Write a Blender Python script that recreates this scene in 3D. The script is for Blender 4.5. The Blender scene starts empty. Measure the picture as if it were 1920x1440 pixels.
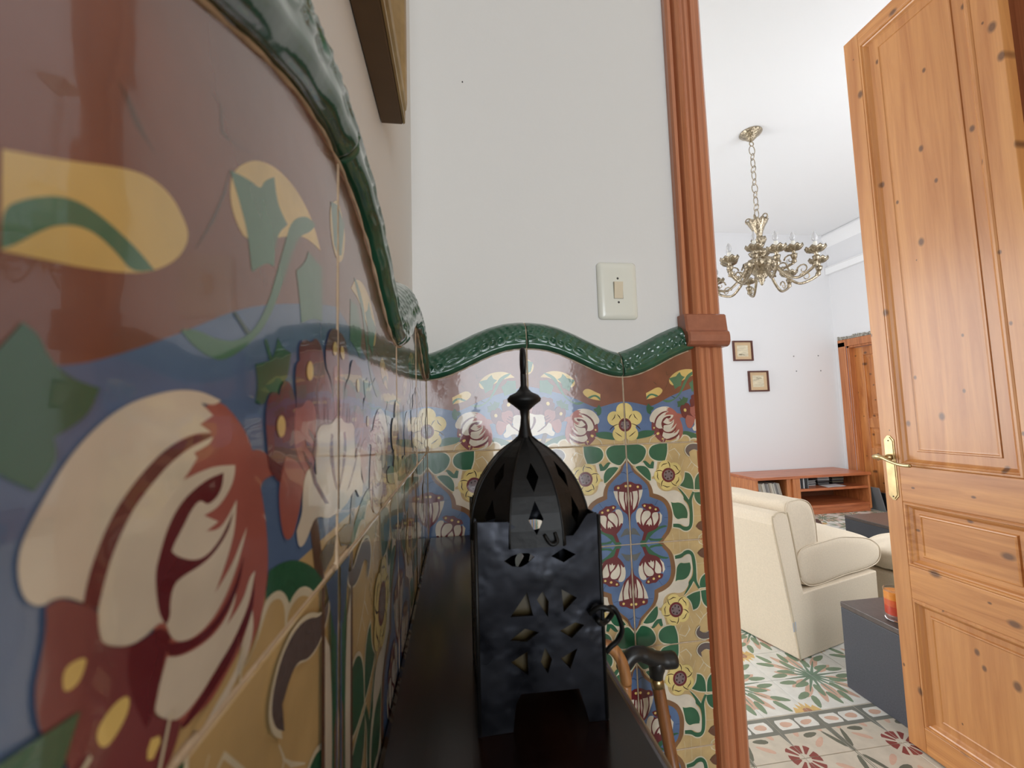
import bpy, bmesh, math, random
from mathutils import Vector, Matrix, Euler
from mathutils.geometry import tessellate_polygon
random.seed(7)
S = bpy.context.scene
COL = S.collection
PI = math.pi
W = 0.2                    # wall tile size
D = 0.80906                # distance of the end wall's tile face
ZJ = -0.0684               # height of the joint under the border tiles
H = 1.15                   # camera height over the floor
CEIL = 2.12
# ------------------------------------------------------------- camera, world, lights, exposure
yaw, pitch, roll, FPX = .1359, .0738, -.0291, 768.6
cam = bpy.data.objects.new('camera', bpy.data.cameras.new('camera')); COL.objects.link(cam)
fw = Vector((math.sin(yaw)*math.cos(pitch), math.cos(yaw)*math.cos(pitch), math.sin(pitch)))
r0 = Vector((math.cos(yaw), -math.sin(yaw), 0)); u0 = r0.cross(fw)
r1 = math.cos(roll)*r0 + math.sin(roll)*u0; u1 = -math.sin(roll)*r0 + math.cos(roll)*u0
M = Matrix((r1, u1, -fw)).transposed().to_4x4(); M.translation = Vector((.05756, 0, 0))
cam.matrix_world = M
cam.data.sensor_width = 36; cam.data.lens = 36*FPX/1920; cam.data.clip_start = .005
cam.data.dof.use_dof = True; cam.data.dof.focus_distance = 2.2; cam.data.dof.aperture_fstop = 13.0
S.camera = cam
wd = bpy.data.worlds.new('sky'); S.world = wd; wd.use_nodes = True
bg = wd.node_tree.nodes['Background']; bg.inputs[0].default_value = (.72, .84, 1, 1); bg.inputs[1].default_value = 1.5
def area(name, loc, rot, sx, sy, power, col):
    l = bpy.data.lights.new(name, 'AREA'); l.shape = 'RECTANGLE'; l.size = sx; l.size_y = sy; l.energy = power; l.color = col
    o = bpy.data.objects.new(name, l); COL.objects.link(o); o.location = loc; o.rotation_euler = rot
    return o
# daylight by the living room's window and the hall's entrance behind the camera; between them an added fill in an invented wall opening
area('daylight_living_room', (-2.12, 3.5, .35), (0, -PI/2, 0), 2.2, 1.5, 115, (1, .985, .96))
area('fill_side_opening', (3.3, .83, .55), (PI/2, 0, 0), 1.6, 1.8, 44, (1, .985, .97))
area('daylight_entrance', (.75, -3.08, .05), (PI/2, 0, 0), 1.3, 2.3, 58, (.93, .975, 1))
S.view_settings.view_transform = 'Standard'; S.view_settings.look = 'None'
S.view_settings.gamma = 1; S.view_settings.use_curve_mapping = False
S.view_settings.exposure = 0.0
# ------------------------------------------------------------- materials
def srgb(r, g, b):
    f = lambda c: (c/255/12.92) if c <= 10 else ((c/255+.055)/1.055)**2.4
    return (f(r), f(g), f(b), 1)
MATS = {}
def mat(name, col, rough=.5, metal=0, noise=0, nscale=8, bump=0, bscale=60, coat=0, spec=.5, stretch=(1,1,1), trans=0, bdist=.002, crough=.05):
    if name in MATS: return MATS[name]
    m = bpy.data.materials.new(name); m.use_nodes = True; MATS[name] = m
    nt = m.node_tree; n = nt.nodes; p = n['Principled BSDF']
    p.inputs['Base Color'].default_value = col; p.inputs['Roughness'].default_value = rough
    p.inputs['Metallic'].default_value = metal; p.inputs['Specular IOR Level'].default_value = spec
    p.inputs['Coat Weight'].default_value = coat; p.inputs['Coat Roughness'].default_value = crough
    p.inputs['Transmission Weight'].default_value = trans
    if noise or bump:
        tc = n.new('ShaderNodeTexCoord'); mp = n.new('ShaderNodeMapping'); mp.inputs['Scale'].default_value = stretch
        nt.links.new(tc.outputs['Object'], mp.inputs[0])
    if noise:
        t = n.new('ShaderNodeTexNoise'); t.inputs['Scale'].default_value = nscale; t.inputs['Detail'].default_value = 4
        nt.links.new(mp.outputs[0], t.inputs[0])
        r = n.new('ShaderNodeMapRange'); r.inputs['From Min'].default_value = .3; r.inputs['From Max'].default_value = .7
        r.inputs['To Min'].default_value = 1-noise; r.inputs['To Max'].default_value = 1+noise*.6
        nt.links.new(t.outputs[0], r.inputs[0])
        x = n.new('ShaderNodeVectorMath'); x.operation = 'SCALE'; x.inputs[0].default_value = col[:3]
        nt.links.new(r.outputs[0], x.inputs['Scale']); nt.links.new(x.outputs[0], p.inputs['Base Color'])
    if bump:
        t = n.new('ShaderNodeTexNoise'); t.inputs['Scale'].default_value = bscale; t.inputs['Detail'].default_value = 3
        nt.links.new(mp.outputs[0], t.inputs[0])
        b = n.new('ShaderNodeBump'); b.inputs['Strength'].default_value = bump; b.inputs['Distance'].default_value = bdist
        nt.links.new(t.outputs[0], b.inputs['Height']); nt.links.new(b.outputs[0], p.inputs['Normal'])
        if coat: nt.links.new(b.outputs[0], p.inputs['Coat Normal'])
    return m
def wood(name, light, dark, grain=(30, 30, 1.2), rough=.32, coat=.5, knots=0, kscale=(9, 9, 4.0), contrast=1.0):
    if name in MATS: return MATS[name]
    m = bpy.data.materials.new(name); m.use_nodes = True; MATS[name] = m
    nt = m.node_tree; n = nt.nodes; L = nt.links.new; p = n['Principled BSDF']
    p.inputs['Roughness'].default_value = rough; p.inputs['Coat Weight'].default_value = coat; p.inputs['Coat Roughness'].default_value = .22
    tc = n.new('ShaderNodeTexCoord')
    mp = n.new('ShaderNodeMapping'); mp.inputs['Scale'].default_value = grain; L(tc.outputs['Object'], mp.inputs[0])
    t = n.new('ShaderNodeTexNoise'); t.inputs['Scale'].default_value = 1.6; t.inputs['Detail'].default_value = 5; t.inputs['Roughness'].default_value = .6; t.inputs['Distortion'].default_value = .6
    L(mp.outputs[0], t.inputs[0])
    r = n.new('ShaderNodeValToRGB'); L(t.outputs[0], r.inputs[0])
    r.color_ramp.elements[0].position = .5-.18/contrast; r.color_ramp.elements[0].color = dark
    r.color_ramp.elements[1].position = .5+.14/contrast; r.color_ramp.elements[1].color = light
    out = r.outputs[0]
    if knots:
        sx = n.new('ShaderNodeSeparateXYZ'); L(tc.outputs['Object'], sx.inputs[0])
        cx = n.new('ShaderNodeCombineXYZ'); L(sx.outputs[1], cx.inputs[0]); L(sx.outputs[2], cx.inputs[1])
        mk = n.new('ShaderNodeMapping'); mk.inputs['Scale'].default_value = (kscale[0], kscale[1], 1); L(cx.outputs[0], mk.inputs[0])
        v = n.new('ShaderNodeTexVoronoi'); v.voronoi_dimensions = '2D'; v.inputs['Scale'].default_value = 1; v.inputs['Randomness'].default_value = 1; L(mk.outputs[0], v.inputs['Vector'])
        sc = n.new('ShaderNodeSeparateColor'); L(v.outputs['Color'], sc.inputs[0])
        ad = n.new('ShaderNodeMath'); ad.operation = 'MULTIPLY_ADD'; L(sc.outputs[0], ad.inputs[0]); ad.inputs[1].default_value = 1.1; ad.inputs[2].default_value = .25
        dv = n.new('ShaderNodeMath'); dv.operation = 'DIVIDE'; L(v.outputs['Distance'], dv.inputs[0]); L(ad.outputs[0], dv.inputs[1])
        q = n.new('ShaderNodeMapRange'); q.inputs['From Min'].default_value = knots*.45; q.inputs['From Max'].default_value = knots
        q.inputs['To Min'].default_value = .85; q.inputs['To Max'].default_value = 0
        L(dv.outputs[0], q.inputs[0])
        mx = n.new('ShaderNodeMix'); mx.data_type = 'RGBA'; L(q.outputs[0], mx.inputs[0]); L(out, mx.inputs[6]); mx.inputs[7].default_value = (.11, .045, .018, 1)
        out = mx.outputs[2]
    L(out, p.inputs['Base Color'])
    b = n.new('ShaderNodeBump'); b.inputs['Strength'].default_value = .12; b.inputs['Distance'].default_value = .001
    L(t.outputs[0], b.inputs['Height']); L(b.outputs[0], p.inputs['Normal'])
    return m
plaster = mat('white_plaster', srgb(222, 221, 218), .75, bump=.35, bscale=45, bdist=.0012)
plaster_far = mat('smooth_white_plaster', srgb(226, 227, 230), .8, bump=.15, bscale=30, bdist=.001)
ceil_m = mat('ceiling_paint', srgb(240, 241, 243), .85)
grout = mat('grout', srgb(196, 176, 150), .8, noise=.2, nscale=90, bump=.6, bscale=300, bdist=.001)
crest_m = mat('green_glaze', srgb(38, 84, 62), .12, noise=.3, nscale=25, bump=.25, bscale=70, coat=.6, bdist=.001)
frame_w = wood('red_pine', srgb(196, 126, 86), srgb(164, 98, 64), (90, 90, 1.0), .3, .5)
block_w = mat('rosette_paint', srgb(160, 98, 72), .42, noise=.12, nscale=60, coat=.3)
door_v = wood('honey_pine_upright', srgb(208, 148, 88), srgb(176, 112, 58), (20, 20, 1.1), .36, .25, .074, (8, 5.2), .8)
door_h = wood('honey_pine_level', srgb(212, 150, 88), srgb(172, 108, 54), (20, 1.4, 22), .36, .25, .10, (6, 9), .9)
cab_w = wood('orange_veneer', srgb(190, 112, 70), srgb(158, 84, 48), (2, 10, 30), .4, .3)
cab_v = wood('orange_veneer_upright', srgb(204, 132, 80), srgb(168, 98, 54), (30, 30, 3), .4, .3)
worn = mat('worn_iron', (.012, .013, .018, 1), .42, metal=.7, noise=.4, nscale=50, bump=.7, bscale=20, bdist=.006)
mahog = wood('dark_mahogany', (.016, .006, .004, 1), (.007, .003, .002, 1), (40, 3, 20), .2, .12)
mahog_e = mat('mahogany_edge', (.09, .045, .032, 1), .3, coat=.3)
iron = mat('black_iron', (.006, .006, .006, 1), .46, spec=.35, metal=.2, noise=.5, nscale=60, bump=.5, bscale=140, bdist=.0006)
brass = mat('aged_brass', (.50, .38, .20, 1), .30, metal=1, noise=.25, nscale=30)
chand = mat('chandelier_brass', (.44, .37, .27, 1), .28, metal=1, noise=.45, nscale=60, bump=.8, bscale=90, bdist=.006)
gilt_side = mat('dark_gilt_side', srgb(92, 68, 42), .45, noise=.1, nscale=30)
gilt = mat('antique_gilt', (.40, .28, .13, 1), .34, metal=.8, noise=.2, nscale=40, bump=.15, bscale=160, bdist=.001)
fabric = mat('cream_linen', srgb(226, 212, 190), .95, noise=.06, nscale=140, bump=.4, bscale=420, bdist=.0012)
piping = mat('piping', srgb(205, 190, 165), .9)
slate = mat('slate_laminate', srgb(74, 76, 84), .45, noise=.18, nscale=200)
slatetop = mat('brown_laminate', srgb(92, 82, 78), .3, noise=.15, nscale=70)
blackp = mat('black_plastic', (.012, .012, .012, 1), .33)
ivory = mat('ivory_plastic', srgb(226, 226, 214), .22, coat=.3)
beigep = mat('beige_plastic', srgb(214, 200, 172), .3)
darkm = mat('dark_screw', (.06, .055, .05, 1), .4, metal=.5)
nt = worn.node_tree; tc = nt.nodes.new('ShaderNodeTexCoord'); tn = nt.nodes.new('ShaderNodeTexNoise'); tn.inputs['Scale'].default_value = 22
nt.links.new(tc.outputs['Object'], tn.inputs[0]); mr = nt.nodes.new('ShaderNodeMapRange'); mr.inputs['From Min'].default_value = .4; mr.inputs['From Max'].default_value = .62; mr.inputs['To Min'].default_value = .22; mr.inputs['To Max'].default_value = .6
nt.links.new(tn.outputs[0], mr.inputs[0]); nt.links.new(mr.outputs[0], nt.nodes['Principled BSDF'].inputs['Roughness'])
mahog.node_tree.nodes['Principled BSDF'].inputs['Specular IOR Level'].default_value = .3
# ------------------------------------------------------------- builders
def link(name, me, m, parent=None, loc=None, rot=None):
    o = bpy.data.objects.new(name, me); COL.objects.link(o)
    if m is not None:
        for k in (m if isinstance(m, (list, tuple)) else [m]): me.materials.append(k)
    if parent: o.parent = parent
    if loc: o.location = loc
    if rot: o.rotation_euler = rot
    return o
def tag(o, label=None, cat=None, group=None, kind=None):
    if label: o['label'] = label
    if cat: o['category'] = cat
    if group: o['group'] = group
    if kind: o['kind'] = kind
    return o
def empty(name, loc=(0,0,0), rot=(0,0,0), label=None, cat=None, group=None, kind=None):
    o = bpy.data.objects.new(name, None); o.empty_display_size = .05; COL.objects.link(o); o.location = loc; o.rotation_euler = rot
    return tag(o, label, cat, group, kind)
class MB:
    def __init__(s): s.b = bmesh.new(); s.mi = 0
    def poly(s, pts, flip=False):
        vs = [s.b.verts.new(p) for p in pts]
        if flip: vs.reverse()
        f = s.b.faces.new(vs); f.material_index = s.mi; return f
    def box(s, x0, x1, y0, y1, z0, z1):
        v = [s.b.verts.new(p) for p in ((x0,y0,z0),(x1,y0,z0),(x1,y1,z0),(x0,y1,z0),(x0,y0,z1),(x1,y0,z1),(x1,y1,z1),(x0,y1,z1))]
        for q in ((3,2,1,0),(4,5,6,7),(0,1,5,4),(1,2,6,5),(2,3,7,6),(3,0,4,7)):
            f = s.b.faces.new([v[i] for i in q]); f.material_index = s.mi
        return s
    def grid(s, rows, closed=False, cap=False):
        R = [[s.b.verts.new(p) for p in r] for r in rows]
        n = len(R[0])
        for i in range(len(R)-1):
            for j in range(n if closed else n-1):
                f = s.b.faces.new((R[i][j], R[i][(j+1) % n], R[i+1][(j+1) % n], R[i+1][j])); f.material_index = s.mi; f.smooth = True
        if cap and closed:
            s.b.faces.new(list(reversed(R[0]))); s.b.faces.new(R[-1])
        return s
    def tube(s, pts, r, n=10, cap=True):
        pts = [Vector(p) for p in pts]; rs = r if isinstance(r, (list, tuple)) else [r]*len(pts)
        rows = []; up = None
        for i, p in enumerate(pts):
            t = (pts[min(i+1, len(pts)-1)]-pts[max(i-1, 0)]).normalized()
            if up is None:
                up = Vector((0, 0, 1)) if abs(t.z) < .9 else Vector((1, 0, 0))
            a = t.cross(up).normalized(); up = a.cross(t).normalized()
            rows.append([p+rs[i]*(math.cos(2*PI*k/n)*a+math.sin(2*PI*k/n)*up) for k in range(n)])
        return s.grid(rows, True, cap)
    def lathe(s, prof, c=(0,0,0), n=24, cap=False):
        return s.grid([[(c[0]+r*math.cos(2*PI*k/n), c[1]+r*math.sin(2*PI*k/n), c[2]+z) for k in range(n)] for r, z in prof], True, cap)
    def extrude2d(s, loops, fn, t, sides=True):
        # polygon with holes, fn maps (a, b, depth) -> 3D
        tri = tessellate_polygon([[Vector((x, y, 0)) for x, y in l] for l in loops])
        flat = [p for l in loops for p in l]
        f0 = [s.b.verts.new(fn(x, y, 0)) for x, y in flat]; f1 = [s.b.verts.new(fn(x, y, t)) for x, y in flat]
        for a, b, c in tri:
            for q in ((f0[a], f0[b], f0[c]), (f1[c], f1[b], f1[a])):
                try: s.b.faces.new(q).material_index = s.mi
                except ValueError: pass
        if sides:
            k = 0
            for l in loops:
                for i in range(len(l)):
                    a, b = k+i, k+(i+1) % len(l)
                    s.b.faces.new((f0[a], f0[b], f1[b], f1[a])).material_index = s.mi
                k += len(l)
        return s
    def build(s, name, m, parent=None, bevel=0, seg=2, smooth=False, fix=True, loc=None, rot=None):
        if fix: bmesh.ops.recalc_face_normals(s.b, faces=s.b.faces)
        me = bpy.data.meshes.new(name); s.b.to_mesh(me); s.b.free()
        if smooth:
            for p in me.polygons: p.use_smooth = True
        o = link(name, me, m, parent, loc, rot)
        if bevel:
            b = o.modifiers.new('bevel', 'BEVEL'); b.width = bevel; b.segments = seg; b.limit_method = 'ANGLE'; b.angle_limit = math.radians(40)
        return o
def struct(o, kind='structure'): o['kind'] = kind; return o
def crv(a, b, c, n=10):
    # quadratic bezier
    a, b, c = Vector(a), Vector(b), Vector(c)
    return [a*(1-t)**2+b*2*t*(1-t)+c*t*t for t in [i/n for i in range(n+1)]]
def spline(P, n=6):
    P = [Vector(p) for p in P]; Q = [P[0]*2-P[1]]+P+[P[-1]*2-P[-2]]; out = []
    for i in range(1, len(Q)-2):
        for k in range(n):
            t = k/n; out.append(.5*((2*Q[i])+(Q[i+1]-Q[i-1])*t+(2*Q[i-1]-5*Q[i]+4*Q[i+1]-Q[i+2])*t*t+(3*Q[i]-Q[i-1]-3*Q[i+1]+Q[i+2])*t**3))
    out.append(P[-1]); return out
BORDER="blue:0,90 1000,90 1000,750 0,750;brown:0,440 100,430 268,386 293,386 333,397 426,438 536,493 664,536 896,598 1018,621 1000,621 1000,1100 0,1100;brownd:332,643 347,637 366,617 394,595 381,605 353,616;brownd:463,743 484,740 488,704 536,716 593,740 524,715 493,711 491,742;brownd:510,671 496,633 474,588 443,534 479,585 503,635;yellow:248,522 268,531 301,547 345,570 377,580 405,577 423,563 432,552 431,537 415,513 387,492 360,479 315,467 280,461 251,456;greenb:250,484 263,497 282,510 299,516 316,516 338,511 364,502 384,491 357,479 340,490 319,498 302,497 285,489 271,476 259,463 251,457;yellow:511,630 513,667 548,706 593,737 655,761 731,770 800,758 840,735 869,708 801,703 743,687 658,645 558,594 529,606;greenb:510,670 561,687 594,691 605,712 639,738 652,699 693,684 650,645 643,590 616,587 572,556 558,607 539,635;greenb:424,441 449,447 490,443 537,449 584,475 626,528 656,589 681,641 710,701 786,747 836,751 806,722 751,690 719,650 697,610 663,550 616,487 556,443 506,419 477,419 444,428;greenb:734,616 779,649 795,678 842,673 877,676 882,557 822,549 762,525 751,569;yellow:927,833 965,875 1022,906 1087,878 1104,823 1065,746 1004,729 948,757;greenb:939,858 1023,888 1087,841 1065,764 1024,742 966,764;green:255,396 266,413 276,408 284,394 292,385 308,377 328,373 319,350 292,335 296,318 280,299 260,311 247,323 241,377;green:586,425 625,434 643,440 660,478 682,463 714,461 706,431 696,413 672,400 663,385 631,388 615,366 588,369 595,396;green:612,465 620,468 643,440 630,436;greend:523,485 531,487 570,468 560,463;brownd:808,159 858,147 905,2 850,22;olive:870,63 927,74 993,71 966,32 904,16;green:626,83 639,116 681,114 743,98 817,63 879,20 903,-7 803,-3 708,3 652,26;cream:622,76 651,79 677,73 700,58 718,34 738,42 772,41 810,25 857,-10 708,-16 581,-1 537,11 511,19 581,19 605,37;beige:636,66 661,66 686,55 701,30 699,-9 581,-1 517,13 577,17 609,35;beige:709,17 732,28 773,26 819,1 835,-14 733,-12 708,-6;rose:494,372 539,347 572,318 602,261 629,184 637,117 621,69 601,44 572,24 539,20 493,24 445,28 405,67 400,158 376,241 408,311 448,352;rose:555,301 601,303 631,290 656,258 615,257 603,242 600,207 572,221;white:272,264 277,276 287,294 301,317 321,338 346,356 376,368 421,378 462,378 500,369 486,363 460,365 484,351 459,341 482,331 445,331 407,319 379,301 358,283 342,264 331,243 324,224 321,208 309,217 298,221 289,219 279,226 274,236 271,250;maroon:482,329 445,330 407,318 379,301 358,283 342,264 331,243 324,224 321,206 336,197 339,213 345,232 354,249 368,269 387,285 412,303 445,319 480,325;white:485,326 445,317 412,303 387,285 368,269 354,249 345,232 339,213 334,195 335,180 340,168 351,160 368,151 387,149 406,154 416,145 420,133 433,120 459,111 489,113 516,126 540,149 559,178 569,200 552,183 533,162 496,142 509,157 526,181 538,205 541,242 507,213 476,219 500,224 471,238 500,241 526,259 535,275 535,287 492,291 461,288 433,283 446,294 456,304 450,310 480,318;maroon:509,281 507,265 496,253 478,248 467,255 460,256 448,249 436,235 422,221 419,215 429,206 456,193 480,191 507,203 529,224 534,230 525,208 496,190 470,184 438,184 424,181 419,167 420,151 414,146 404,161 399,183 397,204 403,220 411,239 426,257 447,269 476,278;maroon:416,128 433,120 459,110 494,109 522,120 544,138 561,163 554,134 529,110 495,98 460,100 433,107 419,115;white:417,115 433,106 460,98 495,95 523,103 544,124 541,111 523,93 562,106 579,131 594,133 580,98 556,77 531,63 502,54 472,43 440,41 420,54 401,74 404,87 410,100;maroon:592,126 586,99 557,78 532,63 503,53 473,42 441,34 447,26 485,29 529,42 564,60 591,82;white:588,83 592,56 579,30 558,18 515,3 473,2 509,16 544,36 571,63;beige:564,49 545,26 493,11 473,5 459,18 503,26 538,40;purple:291,218 300,220 311,213 323,205 334,197 335,182 340,166 368,150 387,149 408,148 421,132 413,116 407,95 401,74 405,67 440,39 437,26 422,9 394,3 331,58 313,96 311,109 294,131 289,144 286,166 289,182 292,200;maroon:368,150 387,149 408,148 421,132 413,116 407,95 401,74 391,67 374,102 366,129;dot:306,165 311,169 323,167 326,163 321,151 313,149 307,152;dot:337,97 339,106 353,113 366,112 371,105 368,94 354,84 344,85;dot:394,46 398,53 409,48 411,41 401,33 394,38;maroon:625,303 616,347 621,370 631,386 653,389 663,384 672,402 689,411 710,405 727,386 736,367 728,335 738,290 788,251 789,215 740,224 677,238 635,264 626,290;maroon:734,444 749,452 745,473 754,488 776,497 810,496 831,510 858,507 879,489 896,453 932,434 961,389 1036,341 1036,297 858,307 787,310 737,335 735,389 729,420;maroon:896,497 913,520 931,547 970,560 1001,558 1029,571 1035,469 1036,329 962,360 942,435 905,454;rose:760,365 785,382 819,378 838,359 842,325 832,295 832,260 822,224 788,239 750,269 726,302 728,335 730,364;rosed:856,427 880,443 932,431 952,389 964,342 917,334 865,330 849,372;rose:961,466 1035,483 1036,345 972,346 957,395;rose:679,265 692,283 745,269 788,238 763,204 755,181 725,140 692,145 675,176 664,228;maroon:796,327 828,311 835,295 800,314;maroon:777,308 828,283 843,262 787,291;maroon:768,286 822,251 822,239 781,266;maroon:889,381 898,336 892,336;maroon:915,382 923,335 916,336;maroon:987,402 992,351 984,351;maroon:1008,403 1011,349 1004,349;white:1052,349 1011,348 971,346 950,334 912,330 877,333 844,321 829,287 842,230 806,252 776,240 766,203 767,172 740,148 748,118 773,111 800,125 837,152 927,123 993,123 1022,88 1069,76;maroon:797,256 815,261 846,216 926,157 898,162 826,215;maroon:937,310 925,264 951,215 984,174 1001,173 967,221 953,270 955,309;maroon:840,321 819,274 835,259 845,300;dot:819,440 818,432 812,424 805,420 797,419 789,422 784,428 782,436 784,445 789,452 796,457 804,458 812,455 817,449;dot:686,333 685,325 681,319 674,316 667,316 660,320 656,326 654,334 655,341 659,347 666,351 673,351 680,347 685,341;dot:984,512 983,505 978,498 970,494 962,492 955,495 950,500 948,507 950,514 955,521 962,525 970,527 977,525 983,520;green:100,100 160,130 230,140 320,130 300,80 200,60 120,50;flower:90,347 84,378 67,404 41,421 10,427 -21,421 -47,404 -64,378 -70,347 -64,316 -47,290 -21,273 10,267 41,273 67,290 84,316;flower:188,269 182,298 166,322 142,338 113,344 84,338 60,322 44,298 38,269 44,240 60,216 84,200 113,194 142,200 166,216 182,240;flower:139,110 133,139 117,163 93,179 64,185 35,179 11,163 -5,139 -11,110 -5,81 11,57 35,41 64,35 93,41 117,57 133,81;flower:120,200 111,246 85,285 46,311 0,320 -46,311 -85,285 -111,246 -120,200 -111,154 -85,115 -46,89 0,80 46,89 85,115 111,154;maroon:70,200 65,227 49,249 27,265 0,270 -27,265 -49,249 -65,227 -70,200 -65,173 -49,151 -27,135 0,130 27,135 49,151 65,173;grey:48,200 44,218 34,234 18,244 0,248 -18,244 -34,234 -44,218 -48,200 -44,182 -34,166 -18,156 0,152 18,156 34,166 44,182;ink:28,240 24,247 16,247 12,240 16,233 24,233;ink:43,190 39,197 31,197 27,190 31,183 39,183;ink:70,212 112,204 153,174 166,151 164,149 147,166 108,196 70,208;ink:43,261 56,293 79,311 81,309 64,287 47,259;ink:102,311 114,283 141,251 139,249 106,277 98,309;ink:39,82 67,104 109,131 111,129 73,96 41,78;cream:18,0 28,60 32,60 22,0;cream:248,1 266,53 329,92 331,88 274,47 252,-1;cream:398,1 418,61 422,59 402,-1;cream:118,0 128,45 132,45 122,0;cream:548,0 558,60 562,60 552,0"
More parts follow.
